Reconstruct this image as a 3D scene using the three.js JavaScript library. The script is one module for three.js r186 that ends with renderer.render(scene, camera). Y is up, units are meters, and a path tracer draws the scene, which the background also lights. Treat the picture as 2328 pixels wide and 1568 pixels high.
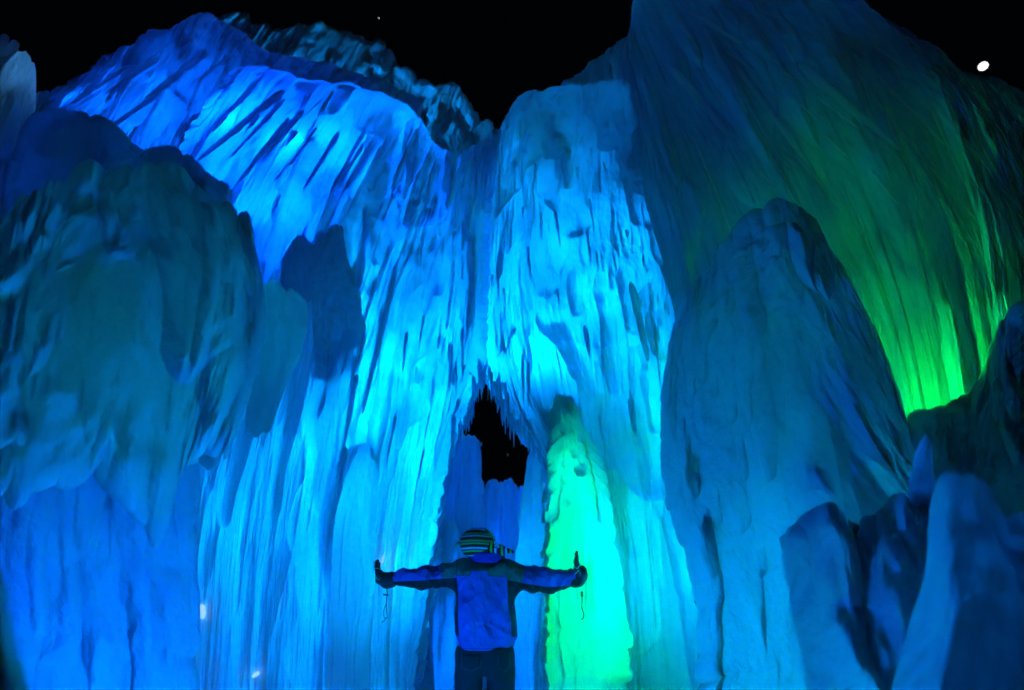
import * as THREE from 'three';
import { mergeGeometries } from 'three/addons/utils/BufferGeometryUtils.js';
import { ImprovedNoise } from 'three/addons/math/ImprovedNoise.js';

// ---------------------------------------------------------------- camera, sky, moonlight, exposure
const scene = new THREE.Scene();
const EYE = 1.5, PITCH = Math.atan(465 / 1164), FOCAL = 1164;
const camera = new THREE.PerspectiveCamera(2 * Math.atan(784 / 1164) * 180 / Math.PI, 2328 / 1568, 0.05, 6000);
camera.position.set(0, EYE, 0);
camera.rotation.x = PITCH;
camera.focus = 4.6;
camera.userData.fStop = 0.9;
const renderer = new THREE.WebGLRenderer({ antialias: true });
renderer.toneMapping = THREE.LinearToneMapping;
renderer.toneMappingExposure = 1;
renderer.shadowMap.enabled = true;

const skyData = new Float32Array(64 * 32 * 4);
for (let i = 0; i < 64 * 32; i++) skyData.set([0.0003, 0.0005, 0.001, 1], i * 4);
const skyTex = new THREE.DataTexture(skyData, 64, 32, THREE.RGBAFormat, THREE.FloatType);
skyTex.mapping = THREE.EquirectangularReflectionMapping;
skyTex.magFilter = THREE.LinearFilter;
skyTex.needsUpdate = true;
scene.background = skyTex;
scene.environment = skyTex;

// a photograph point (x, y in its 2328-wide preview) at a horizontal distance d
const cp = Math.cos(PITCH), sp = Math.sin(PITCH);
function ray(x, y) {
  const a = (x - 1164) / FOCAL, b = (784 - y) / FOCAL;
  return new THREE.Vector3(a, b * cp + sp, b * sp - cp);
}
function P(x, y, d) {
  const r = ray(x, y);
  return r.multiplyScalar(d / Math.hypot(r.x, r.z)).add(new THREE.Vector3(0, EYE, 0));
}
function onPlane(x, y, z) {          // the same on the upright plane z metres ahead
  const r = ray(x, y);
  return r.multiplyScalar(z / -r.z).add(new THREE.Vector3(0, EYE, 0));
}

const moonAt = ray(2236, 150).normalize();
const moonlight = new THREE.DirectionalLight(0xdfe6ff, 0.12);
moonlight.name = 'moonlight';
moonlight.position.copy(moonAt).multiplyScalar(60);
moonlight.castShadow = true;
moonlight.shadow.mapSize.set(2048, 2048);
Object.assign(moonlight.shadow.camera, { left: -14, right: 14, top: 14, bottom: -14, near: 1, far: 120 });
scene.add(moonlight, moonlight.target);

// ---------------------------------------------------------------- helpers
const noise3 = new ImprovedNoise();
const N3 = (x, y, z) => noise3.noise(x, y, z);
function rng(seed) {
  let s = seed >>> 0;
  return () => { s = (s + 0x6d2b79f5) | 0; let t = Math.imul(s ^ (s >>> 15), 1 | s); t = (t + Math.imul(t ^ (t >>> 7), 61 | t)) ^ t; return ((t ^ (t >>> 14)) >>> 0) / 4294967296; };
}
const clamp = (x, a, b) => Math.min(b, Math.max(a, x));
const smooth = (a, b, x) => { const t = clamp((x - a) / (b - a), 0, 1); return t * t * (3 - 2 * t); };
const taken = {};
function numbered(name) {
  const n = taken[name] = (taken[name] ?? -1) + 1;
  return n ? name + '_' + String(n).padStart(3, '0') : name;
}
function tag(o, label, category, group, kind) {
  if (label) o.userData.label = label;
  if (category) o.userData.category = category;
  if (group) o.userData.group = group;
  if (kind) o.userData.kind = kind;
  return o;
}
function thing(name, at, label, category, group) {
  const g = new THREE.Group();
  g.name = numbered(name);
  g.position.copy(at);
  scene.add(g);
  return tag(g, label, category, group);
}
function part(name, geometry, material, parent) {    // geometry is in world axes; parent is a Group that is only moved
  const m = new THREE.Mesh(geometry, material);
  m.name = numbered(name);
  m.castShadow = m.receiveShadow = true;
  let p = parent, off = new THREE.Vector3();
  while (p && p !== scene) { off.add(p.position); p = p.parent; }
  geometry.translate(-off.x, -off.y, -off.z);
  parent.add(m);
  return m;
}

// ---------------------------------------------------------------- textures
function fbmTexture(size, seed, sx, sy, octaves, fn, srgb) {
  const r = rng(seed), data = new Uint8Array(size * size * 4), lattices = [];
  for (let o = 0; o < octaves; o++) {
    const nx = sx << o, ny = sy << o, l = new Float32Array(nx * ny);
    for (let i = 0; i < l.length; i++) l[i] = r();
    lattices.push([nx, ny, l]);
  }
  for (let y = 0; y < size; y++) for (let x = 0; x < size; x++) {
    let s = 0, a = 0.5, tot = 0;
    for (const [nx, ny, l] of lattices) {
      const fx = x / size * nx, fy = y / size * ny, ix = Math.floor(fx), iy = Math.floor(fy);
      let tx = fx - ix, ty = fy - iy; tx = tx * tx * (3 - 2 * tx); ty = ty * ty * (3 - 2 * ty);
      const g = (i, j) => l[(j % ny) * nx + (i % nx)];
      s += a * ((g(ix, iy) * (1 - tx) + g(ix + 1, iy) * tx) * (1 - ty) + (g(ix, iy + 1) * (1 - tx) + g(ix + 1, iy + 1) * tx) * ty);
      tot += a; a *= 0.55;
    }
    const c = fn(s / tot, x / size, y / size), i = (y * size + x) * 4;
    data[i] = c[0]; data[i + 1] = c[1]; data[i + 2] = c[2]; data[i + 3] = 255;
  }
  const t = new THREE.DataTexture(data, size, size);
  t.wrapS = t.wrapT = THREE.RepeatWrapping;
  t.magFilter = THREE.LinearFilter;
  if (srgb) t.colorSpace = THREE.SRGBColorSpace;
  t.needsUpdate = true;
  return t;
}
const grey = (v) => { const g = clamp(v, 0, 1) * 255; return [g, g, g]; };
const streakBump = fbmTexture(512, 11, 10, 3, 6, (v) => grey(0.5 + (v - 0.5) * 1.9));
streakBump.repeat.set(0.9, 0.5);
const pitBump = fbmTexture(512, 12, 7, 5, 5, (v) => grey(0.5 + (v - 0.5) * 2));
pitBump.repeat.set(1.1, 1.0);
const iceTint = fbmTexture(512, 13, 11, 5, 6, (v) => { const k = smooth(0.2, 0.8, v); return [172 + 22 * k, 214 + 12 * k, 231 + 8 * k]; }, true);
iceTint.repeat.set(0.37, 0.21);

const cloudy = fbmTexture(512, 14, 7, 4, 5, (v) => grey(0.5 + 0.5 * smooth(0.34, 0.66, v)));
cloudy.repeat.set(0.41, 0.3);
const ICE = (over = {}) => new THREE.MeshPhysicalMaterial({ color: 0xffffff, map: iceTint, roughness: 1, transmission: 0.72, transmissionMap: cloudy, thickness: 0, clearcoat: 0.35, clearcoatRoughness: 0.3, bumpMap: streakBump, bumpScale: 0.035, side: THREE.DoubleSide, ...over });
const iceWall = ICE();
const iceRough = ICE({ bumpMap: pitBump, bumpScale: 0.03 });
const iceDense = ICE({ bumpMap: pitBump, bumpScale: 0.03, transmission: 0.4 });
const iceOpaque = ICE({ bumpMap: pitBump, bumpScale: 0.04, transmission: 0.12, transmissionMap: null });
const iceThin = ICE({ map: null, color: new THREE.Color(0.82, 0.93, 0.97), transmission: 0.97, transmissionMap: null, bumpScale: 0.02 });
const iceThinRough = ICE({ map: null, color: new THREE.Color(0.82, 0.93, 0.97), transmission: 0.95, transmissionMap: null, bumpMap: pitBump, bumpScale: 0.05 });
const iceClear = ICE({ map: null, color: new THREE.Color(0.82, 0.93, 0.97), transmission: 0.95, transmissionMap: null, clearcoat: 0.6, clearcoatRoughness: 0.15, bumpScale: 0.012 });
const snowMat = new THREE.MeshStandardMaterial({ color: new THREE.Color(0.62, 0.7, 0.74), roughness: 0.95, bumpMap: pitBump, bumpScale: 0.04 });

// ---------------------------------------------------------------- ice sheets: a body of ice laid along flow lines from its crest to its foot
function catmull(p0, p1, p2, p3, t, out) {
  const t2 = t * t, t3 = t2 * t;
  for (const k of ['x', 'y', 'z']) out[k] = 0.5 * (2 * p1[k] + (p2[k] - p0[k]) * t + (2 * p0[k] - 5 * p1[k] + 4 * p2[k] - p3[k]) * t2 + (3 * p1[k] - p0[k] - 3 * p2[k] + p3[k]) * t3);
  return out;
}
function scallop(x, r, cells) {       // rounded bumps of uneven width along a line: 0 to 1
  const i = clamp(Math.floor(x * (cells.length - 1)), 0, cells.length - 2);
  let best = 0;
  for (let k = Math.max(0, i - 2); k <= Math.min(cells.length - 1, i + 3); k++) {
    const c = cells[k], q = (x - c.x) / c.w;
    if (Math.abs(q) < 1) best = Math.max(best, c.h * Math.sqrt(1 - q * q));
  }
  return best;
}
function scallopCells(n, r) {
  return Array.from({ length: n + 1 }, (_, i) => ({ x: (i + (r() - 0.5) * 0.8) / n, w: (0.5 + r() * 0.5) / n, h: 0.35 + 0.65 * r() }));
}
// lobes of ice that run with the flow and end in a rounded tip
function lobeLayer(h, nu, nv, W, L, layer, r) {
  const H = new Float32Array(h.length), n = Math.round(layer.n * (layer.scale ?? 1));
  for (let k = 0; k < n; k++) {
    const s0 = r() * W, len = layer.len * (0.5 + r()), t0 = (layer.from ?? -0.1) * L + r() * ((layer.to ?? 1) - (layer.from ?? -0.1)) * L - len * 0.3;
    const w = layer.w * (0.45 + r() * 1.1), A = layer.h * (0.4 + r() * 0.8), ph = r() * 50, wob = layer.wobble ?? 0.5, tip = 0.72 + r() * 0.18, blunt = 0.25 + r() * 0.6;
    const j0 = Math.max(0, Math.floor(t0 / L * nv)), j1 = Math.min(nv, Math.ceil((t0 + len) / L * nv));
    for (let j = j0; j <= j1; j++) {
      const t = j / nv * L, q = (t - t0) / len;
      if (q < 0 || q > 1) continue;
      const e = q > tip ? Math.sqrt(Math.max(0, 1 - ((q - tip) / (1 - tip)) ** 2)) : 1;
      const ww = w * (1 - 0.35 * q) * (blunt + (1 - blunt) * e) * (1 + 0.22 * N3(t * 2.1, ph, 1)) * Math.min(1, Math.sqrt(q * 5)), a = A * Math.min(1, q * 2.2) * Math.pow(e, 0.7) * (1 + 0.3 * N3(t * 3, ph, 7));
      const c = s0 + wob * w * N3(t * 0.9, ph, 3) * 2;
      const i0 = Math.max(0, Math.ceil((c - ww) / W * nu)), i1 = Math.min(nu, Math.floor((c + ww) / W * nu));
      for (let i = i0; i <= i1; i++) {
        const x = (i / nu * W - c) / ww, y = a * Math.sqrt(Math.max(0, 1 - x * x)), at = j * (nu + 1) + i;
        if (y > H[at]) H[at] = y;
      }
    }
  }
  for (let i = 0; i < h.length; i++) h[i] += H[i];
}
const DEFAULT_LOBES = [{ per: 0.55, w: 0.5, len: 3.2, h: 0.28 }, { per: 3.2, w: 0.17, len: 2.0, h: 0.1 }, { per: 9, w: 0.07, len: 0.9, h: 0.035 }];
function iceSheet(o) {
  const r = rng(o.seed), nu = o.nu ?? 260, nv = o.nv ?? 240, M = o.lines.length, V = THREE.Vector3;
  const curves = o.lines.map((l) => { let d = l[0][2]; return new THREE.CatmullRomCurve3(l.map((p) => { d = p[2] ?? d; return P(p[0], p[1], d + (o.push ?? 0)); }), false, 'centripetal'); });
  curves.forEach((c) => { c.arcLengthDivisions = 300; });
  const at = new Array((nu + 1) * (nv + 1)), rows = [];
  for (let j = 0; j <= nv; j++) {
    const row = curves.map((c) => c.getPointAt(j / nv));
    rows.push(row);
    for (let i = 0; i <= nu; i++) {
      const f = i / nu * (M - 1), k = Math.min(M - 2, Math.floor(f)), p1 = row[k], p2 = row[k + 1];
      const p0 = k ? row[k - 1] : p1.clone().multiplyScalar(2).sub(p2), p3 = k < M - 2 ? row[k + 2] : p2.clone().multiplyScalar(2).sub(p1);
      at[j * (nu + 1) + i] = catmull(p0, p1, p2, p3, f - k, new V());
    }
  }
  const id = (i, j) => j * (nu + 1) + i, eye = new V(0, EYE, 0);
  let W = 0; const jm = Math.floor(nv * 0.4);
  for (let i = 0; i < nu; i++) W += at[id(i, jm)].distanceTo(at[id(i + 1, jm)]);
  let L = 0; const im = nu >> 1;
  for (let j = 0; j < nv; j++) L += at[id(im, j)].distanceTo(at[id(im, j + 1)]);
  const rowW = [];
  for (let j = 0; j <= nv; j++) { let w = 0; for (let i = 0; i < nu; i += 4) w += at[id(i, j)].distanceTo(at[id(Math.min(nu, i + 4), j)]); rowW.push(w); }
  // normals and flow of the bare sheet
  const nor = [], flow = [], side = [], away = (p) => new V(p.x, 0, p.z).normalize();
  let facing = 0;
  for (let j = 0; j <= nv; j++) for (let i = 0; i <= nu; i++) {
    const a = at[id(Math.min(nu, i + 1), j)].clone().sub(at[id(Math.max(0, i - 1), j)]), b = at[id(i, Math.min(nv, j + 1))].clone().sub(at[id(i, Math.max(0, j - 1))]);
    const n = a.clone().cross(b).normalize();
    facing += n.dot(eye.clone().sub(at[id(i, j)]).normalize());
    nor.push(n); flow.push(b.normalize()); side.push(a.normalize());
  }
  if (facing < 0) nor.forEach((n) => n.negate());
  const h = new Float32Array(at.length);
  for (const l of o.lobes ?? DEFAULT_LOBES) lobeLayer(h, nu, nv, W, L, { ...l, n: l.n ?? Math.ceil(l.per * W * L) }, r);
  const kc = scallopCells(Math.max(3, Math.round(W / (o.knob ?? 0.16))), r), kc2 = scallopCells(Math.max(4, Math.round(W / ((o.knob ?? 0.16) * 2.7))), r);
  const kc3 = scallopCells(Math.max(6, Math.round(W / ((o.knob ?? 0.16) * 0.34))), rng(o.seed + 500));
  const kf = scallopCells(Math.max(3, Math.round(W / (o.footKnob ?? 0.2))), rng(o.seed + 900));
  const sl = scallopCells(Math.max(3, Math.round(L / (o.sideKnob ?? 0.16))), r), sr = scallopCells(Math.max(3, Math.round(L / (o.sideKnob ?? 0.16))), r);
  const knobs = [];
  const KN = Math.round(W / (o.knob ?? 0.16) * 5);
  const kd = o.knobDepth ?? 0.7;
  for (let k = 0; k < KN; k++) knobs.push([r() * W, r() * r() * kd, (o.knob ?? 0.16) * (0.35 + 0.6 * r()), 0.4 + r()]);
  const kgrid = new Float32Array(at.length), ka = (o.knobAmp ?? 0.6) * 1.6;
  for (const [s0, t0, w, a] of knobs) {
    const i0 = Math.max(0, Math.ceil((s0 - w) / W * nu)), i1 = Math.min(nu, Math.floor((s0 + w) / W * nu)), j0 = Math.max(0, Math.ceil((t0 - w) / L * nv)), j1 = Math.min(nv, Math.floor((t0 + w * 1.6) / L * nv));
    for (let j = j0; j <= j1; j++) for (let i = i0; i <= i1; i++) {
      const x = (i / nu * W - s0) / w; let y = (j / nv * L - t0) / w; if (y > 0) y /= 1.6;
      const q = 1 - x * x - y * y;
      if (q > 0) kgrid[id(i, j)] = Math.max(kgrid[id(i, j)], a * w * Math.sqrt(q));
    }
  }
  const T = o.thick ?? 1, R = o.round ?? 0.3, crest = o.crest ?? 0.12, edge = o.edge ?? 0.05, bulge = o.bulge ?? 0.25, relief = o.relief ?? 1;
  const pos = [], uv = [], index = [], prof = (t) => Math.sqrt(1 - (1 - clamp(t, 0, 1)) ** 2);
  const openL = o.openLeft, openR = o.openRight, knobWay = new V();
  const lift = (k, s, t, WJ) => {         // outward: along the normal, but towards the open side where the body rounds off
    const w = 0.3 * smooth(0.05, 0.9, Math.min(s, WJ - s, t * 1.3));
    return eye.clone().sub(at[k]).normalize().multiplyScalar(1 - w).addScaledVector(nor[k], w).normalize();
  };
  const shape = (i, j, back) => {
    const u = i / nu, v = j / nv, k = id(i, j), WJ = rowW[j], s = u * WJ, t = v * L, p = at[k].clone(), f = Math.min(1, WJ / W);
    const c1 = scallop(u, r, kc), c2 = scallop(u, r, kc2), kn = o.knob ?? 0.16;
    const up = (o.crestKnob ?? 0.75) * kn * (c1 - 0.55) * Math.max(0, 1 - t / (kn * 2.2)) ** 1.5 + 0.32 * kn * (scallop(u, r, kc3) - 0.5) * Math.max(0, 1 - t / (kn * 0.9)) ** 1.5 + crest * (1.3 * c2 - 0.8) * Math.max(0, 1 - t / 0.9) ** 2, top = (o.crestKnob ?? 0.75) * kn * 0.8 * c1 * smooth(0, kn * 0.5, t) * Math.max(0, 1 - t / (kn * 5));
    p.addScaledVector(flow[k], -up);
    if (!openL) p.addScaledVector(side[k], -edge * (scallop(v, r, sl) - 0.6) * Math.max(0, 1 - s / 0.5) ** 2);
    if (!openR) p.addScaledVector(side[k], edge * (scallop(v, r, sr) - 0.6) * Math.max(0, 1 - (WJ - s) / 0.5) ** 2);
    const el = openL ? 1 : prof(s / R), er = openR ? 1 : prof((WJ - s) / R), ef = o.hangFoot ? prof((L - t) / (R * 0.7)) : 1, e = prof(t / R) * el * er * ef;
    if (o.hangFoot) p.addScaledVector(flow[k], (o.footAmp ?? 0.12) * (scallop(u, r, kf) - 0.3) * Math.max(0, 1 - (L - t) / 0.7) ** 1.5);
    if (back) p.addScaledVector(away(at[k]), T * ef * prof(t / (R * 2.2)) * (openL ? 1 : prof(s / (R * 2.2))) * (openR ? 1 : prof((WJ - s) / (R * 2.2))));
    else p.addScaledVector(lift(k, s, t, WJ), top + e * (bulge * f * (0.6 + 0.8 * N3(s * 0.35, t * 0.22, o.seed)) + relief * f * (h[k] + 0.06 * N3(s * 1.4, t * 0.8, o.seed + 5) + (o.rough ?? 1) * (0.03 * N3(s * 5, t * 2.6, o.seed + 9) + 0.014 * N3(s * 13, t * 7, o.seed + 13))) * (0.35 + 0.65 * e)));
    if (!back && kgrid[k]) p.addScaledVector(knobWay.copy(eye).sub(at[k]).normalize().multiplyScalar(0.55).addScaledVector(flow[k], -0.75), kgrid[k] * ka * smooth(0, 0.06, t) * smooth(0, 0.05, Math.min(s, WJ - s)));
    return [p, u * W, t];
  };
  for (let j = 0; j <= nv; j++) for (let i = 0; i <= nu; i++) {
    const [p, s, t] = shape(i, j, false);
    pos.push(p.x, p.y, p.z); uv.push(s + o.seed * 0.37, -t + o.seed * 0.71);
    at[id(i, j)].surface = p;
  }
  for (let j = 0; j < nv; j++) for (let i = 0; i < nu; i++) { const a = id(i, j), b = a + 1, c = a + nu + 1, d = c + 1; index.push(a, c, b, b, c, d); }
  // the back: the same columns, fewer rows, sharing the crest and the sides
  const step = 6, jr = []; for (let j = 0; j < nv; j += step) jr.push(j); jr.push(nv);
  const bid = [];
  jr.forEach((j, q) => {
    bid.push([]);
    for (let i = 0; i <= nu; i++) {
      if (j === 0 || (i === 0 && !openL) || (i === nu && !openR)) { bid[q].push(id(i, j)); continue; }
      const [p, s, t] = shape(i, j, true);
      bid[q].push(pos.length / 3); pos.push(p.x, p.y, p.z); uv.push(s, -t);
    }
  });
  for (let q = 0; q < jr.length - 1; q++) for (let i = 0; i < nu; i++) { const a = bid[q][i], b = bid[q][i + 1], c = bid[q + 1][i], d = bid[q + 1][i + 1]; index.push(a, b, c, b, d, c); }
  for (let i = 0; i < nu; i++) { const a = id(i, nv), b = id(i + 1, nv), c = bid[jr.length - 1][i], d = bid[jr.length - 1][i + 1]; index.push(a, c, b, b, c, d); }
  const g = new THREE.BufferGeometry();
  g.setAttribute('position', new THREE.Float32BufferAttribute(pos, 3));
  g.setAttribute('uv', new THREE.Float32BufferAttribute(uv, 2));
  g.setIndex(index);
  g.computeVertexNormals();
  const base = P(o.lines[M >> 1].at(-1)[0], o.lines[M >> 1].at(-1)[1], o.lines[M >> 1].filter((p) => p[2]).at(-1)[2]);
  base.y = 0;
  const root = thing(o.name, base, o.label, o.category, o.group);
  part(o.body ?? 'ice_body', g, o.material ?? iceWall, root);
  const surf = (u, v, lift = 0) => {
    const k = id(clamp(Math.round(u * nu), 0, nu), clamp(Math.round(v * nv), 0, nv));
    return at[k].surface.clone().addScaledVector(eye.clone().sub(at[k]).normalize(), lift);
  };
  const inside = (u, v, depth) => { const k = id(Math.round(u * nu), Math.round(v * nv)); return at[k].clone().addScaledVector(away(at[k]), depth); };
  for (let k = 0; k < (o.icicles?.n ?? 0); k++) {
    const c = o.icicles, u = (c.u0 ?? 0.03) + r() * ((c.u1 ?? 0.97) - (c.u0 ?? 0.03)), v = (c.v0 ?? 0.02) + r() * ((c.v1 ?? 0.6) - (c.v0 ?? 0.02)), len = (c.len ?? 1.2) * (0.25 + 1.4 * r() * r()), n = 6, pts = [], lift = (c.lift ?? 0.03) * (0.3 + r());
    for (let q = 0; q < n; q++) { const w = q / (n - 1); pts.push(surf(u + 0.004 * N3(w * 4, k, 3), v + w * len / L, lift * Math.min(1, 0.3 + w * 3))); }
    part('icicle', icicle(pts, (c.r ?? 0.05) * (0.35 + 1.2 * r() * r()), o.seed * 100 + k, 0.75, eye.clone().sub(pts[2]).normalize()), iceClear, root);
  }
  const depthAt = (x, y) => {         // how far the front stands off at a photograph point
    let best = 1e9, d = 6;
    for (const a of at) {
      const p = a.surface, Y = p.y - EYE, z = Y * sp - p.z * cp, px = 1164 + FOCAL * p.x / z, py = 784 - FOCAL * (Y * cp + p.z * sp) / z, q = (px - x) ** 2 + (py - y) ** 2;
      if (q < best) { best = q; d = Math.hypot(p.x, p.z); }
    }
    return d;
  };
  const hang = (list, material = iceClear, kind = 'icicle', lift = 0.015) => list.forEach(([x0, y0, x1, y1, r, taper], k) => {
    const n = 9, pts = [], d0 = depthAt(x0, y0), dm = depthAt((x0 + x1) / 2, (y0 + y1) / 2), d1 = depthAt(x1, y1);
    for (let q = 0; q < n; q++) {
      const w = q / (n - 1), d = d0 * (1 - w) * (1 - 2 * w) + 4 * dm * w * (1 - w) + d1 * w * (2 * w - 1);
      pts.push(P(x0 + (x1 - x0) * w + 2.2 * N3(w * 3, k + o.seed, 1), y0 + (y1 - y0) * w + 2.2 * N3(w * 3, k + o.seed, 4), d - (r * 0.3 * d / FOCAL) - lift * Math.min(1, w * 2.5)));
    }
    part(kind, icicle(pts, r * 0.72 * d0 / FOCAL, o.seed * 10 + k, taper ?? 0.5, lift < 0.03 ? eye.clone().sub(pts[4]).normalize() : null), material, root);
  });
  return { root, surf, inside, W, L, hang, depthAt };
}
// one icicle along a line of points: tapered, ringed, rounded at both ends
function icicle(pts, r0, seed, taper = 0.75, out = null) {   // with out, the icicle is frozen to what lies behind it and has no back of its own
  const curve = new THREE.CatmullRomCurve3(pts), len = curve.getLength(), n = clamp(Math.round(len / 0.035), 10, 60), m = 12, pos = [], uv = [], index = [];
  const fr = curve.computeFrenetFrames(n, false);
  for (let j = 0; j <= n; j++) {
    const q = j / n, p = curve.getPointAt(q), ring = 1 + 0.16 * N3(q * len * 9, seed, 2) + 0.1 * N3(q * len * 26, seed, 5);
    const rr = r0 * Math.pow(1 - q, taper) * Math.min(1, Math.sqrt(q * 9 + 0.02)) * ring + 0.0015;
    for (let i = 0; i <= m; i++) {
      const a = i / m * Math.PI * 2, k = rr * (1 + 0.15 * N3(Math.cos(a) * 1.2, Math.sin(a) * 1.2, seed + q * 3));
      const v = p.clone().addScaledVector(fr.normals[j], Math.cos(a) * k).addScaledVector(fr.binormals[j], Math.sin(a) * k);
      pos.push(v.x, v.y, v.z); uv.push(i / m * rr * 6, q * len);
    }
  }
  for (let j = 0; j < n; j++) for (let i = 0; i < m; i++) {
    const a = j * (m + 1) + i, c = a + m + 1, w = (i + 0.5) / m * Math.PI * 2;
    if (out && fr.normals[j].x * Math.cos(w) * out.x + fr.normals[j].y * Math.cos(w) * out.y + fr.normals[j].z * Math.cos(w) * out.z + Math.sin(w) * fr.binormals[j].dot(out) < -0.45) continue;
    index.push(a, a + 1, c, a + 1, c + 1, c);
  }
  const g = new THREE.BufferGeometry();
  g.setAttribute('position', new THREE.Float32BufferAttribute(pos, 3));
  g.setAttribute('uv', new THREE.Float32BufferAttribute(uv, 2));
  g.setIndex(index);
  g.computeVertexNormals();
  return g;
}
function icicleAt(x0, y0, x1, y1, d0, d1, rpx, seed, taper) {
  const pts = [];
  for (let k = 0; k <= 6; k++) { const q = k / 6; pts.push(P(x0 + (x1 - x0) * q + 2 * N3(q * 3, seed, 1), y0 + (y1 - y0) * q, d0 + (d1 - d0) * q)); }
  return icicle(pts, rpx * d0 / FOCAL * 1.05, seed, taper);
}

// ---------------------------------------------------------------- lamps set in the ice and snow
const housing = new THREE.MeshStandardMaterial({ color: 0x15171a, roughness: 0.5, metalness: 0.3 });
function lamp(p, color, power, label, size = 0.06) {
  const g = thing('flood_lamp', p, label, 'lamp', 'coloured lamps set in the ice');
  const c = new THREE.Color(...color);
  const lens = new THREE.SphereGeometry(size, 20, 12);
  const glow = new THREE.MeshStandardMaterial({ color: 0x111111, emissive: c, emissiveIntensity: 2.5 });
  const l = new THREE.Mesh(lens, glow); l.name = numbered('lens'); g.add(l);
  const b = new THREE.Mesh(new THREE.LatheGeometry([[0, -size * 1.5], [size * 0.9, -size * 1.5], [size * 1.15, -size * 0.9], [size * 1.15, -size * 0.72], [size * 0.6, -size * 0.72]].map((q) => new THREE.Vector2(...q)), 20), housing); b.name = numbered('housing'); g.add(b);
  const light = new THREE.PointLight(c, power);
  light.name = numbered('flood_lamp_light');
  light.castShadow = true;
  light.shadow.radius = size * 45;
  g.add(light);
  return g;
}
const BLUE = [0.0, 0.13, 1.0], CYAN = [0.0, 0.34, 1.0], GREEN = [0.0, 1.0, 0.12], TEAL = [0.0, 0.8, 0.6];

// ---------------------------------------------------------------- ground
{
  const g = new THREE.PlaneGeometry(240, 240, 240, 240);
  g.rotateX(-Math.PI / 2);
  const p = g.attributes.position;
  for (let i = 0; i < p.count; i++) { const x = p.getX(i), z = p.getZ(i); p.setY(i, 0.5 * N3(x * 0.05, z * 0.05, 2) + 0.12 * N3(x * 0.5, z * 0.5, 4) - 0.1); }
  g.computeVertexNormals();
  const uv = g.attributes.uv; for (let i = 0; i < uv.count; i++) uv.setXY(i, p.getX(i), p.getZ(i));
  const m = new THREE.Mesh(g, snowMat); m.name = 'ground'; m.receiveShadow = true; scene.add(tag(m, 'snow and ice ground under the ice walls and the passage', null, null, 'structure'));
}

// ---------------------------------------------------------------- ice walls, far to near
const F = 1800;
const backRidge = iceSheet({ name: 'ice_wall', push: 1.6, seed: 3, label: 'dim far ice ridge with pale lumpy tops, rearmost above the left wall', category: 'ice wall', nu: 420, nv: 150, thick: 0.9, crest: 0.3, knob: 0.26, knobAmp: 0.9, bulge: 0.3,
  lines: [
    [[430, 60, 10], [330, 200, 9.8], [240, 330, 9.6]], [[530, 38, 10], [430, 180, 9.8], [330, 330, 9.6]], [[590, 62, 10], [500, 200, 9.8], [420, 330, 9.6]], [[640, 72, 10], [570, 200, 9.8], [500, 330, 9.6]],
    [[715, 50, 10], [640, 190, 9.8], [570, 330, 9.6]], [[800, 82, 10], [740, 220, 9.8], [680, 360, 9.6]], [[880, 115, 9.8], [830, 250, 9.6], [780, 380, 9.4]], [[955, 190, 9.6], [915, 300, 9.4], [880, 420, 9.2]],
    [[1035, 208, 9.2], [1000, 320, 9], [980, 430, 8.8]], [[1085, 268, 8.8], [1060, 360, 8.6], [1050, 450, 8.4]], [[1140, 318, 8.4], [1125, 380, 8.3], [1115, 460, 8.2]],
  ] });
const upperLeft = iceSheet({ name: 'ice_wall', push: 1.2, seed: 5, label: 'tall bright blue ice wall of slanting streaks at upper left', category: 'ice wall', nu: 420, nv: 260, thick: 1.7, crest: 0.13, knob: 0.26, bulge: 0.3,
  lobes: [{ per: 0.3, w: 0.45, len: 3.5, h: 0.3 }, { per: 2.4, w: 0.15, len: 3.2, h: 0.24, wobble: 0.15 }, { per: 6, w: 0.06, len: 1.6, h: 0.08, wobble: 0.15 }],
  icicles: { n: 24, v0: 0.05, v1: 0.6, len: 1.5, r: 0.045, lift: 0.04 },
  lines: [
    [[60, 330, 8.4], [-20, 400, 8], [-110, 480, 7.6], [-200, 600, 7.4]], [[110, 285, 8.4], [20, 370, 8], [-90, 490, 7.6], [-200, 650, 7.2]], [[205, 180, 8.4], [100, 290, 8], [-10, 420, 7.5], [-120, 620, 7]], [[275, 122, 8.4], [190, 240, 7.9], [90, 380, 7.3], [0, 600, 6.8]],
    [[345, 92, 8.4], [250, 230, 7.8], [160, 380, 7.2], [80, 640, 6.6]], [[400, 58, 8.4], [300, 220, 7.8], [220, 380, 7.2], [160, 680, 6.4]], [[475, 30, 8.4], [380, 210, 7.7], [290, 390, 7], [230, 700, 6.2]],
    [[540, 75, 8.3], [450, 230, 7.6], [370, 400, 6.9], [300, 720, 6.1]], [[620, 120, 8.2], [530, 260, 7.6], [450, 420, 6.9], [380, 740, 6.1]], [[720, 140, 8.2], [630, 290, 7.5], [550, 440, 6.9], [480, 740, 6.1]],
    [[800, 170, 8.2], [720, 310, 7.5], [650, 450, 6.9], [590, 740, 6.2]], [[880, 190, 8.1], [810, 320, 7.5], [750, 470, 6.9], [700, 740, 6.3]], [[960, 240, 8], [910, 360, 7.5], [870, 500, 7], [830, 740, 6.4]],
  ] });
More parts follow.
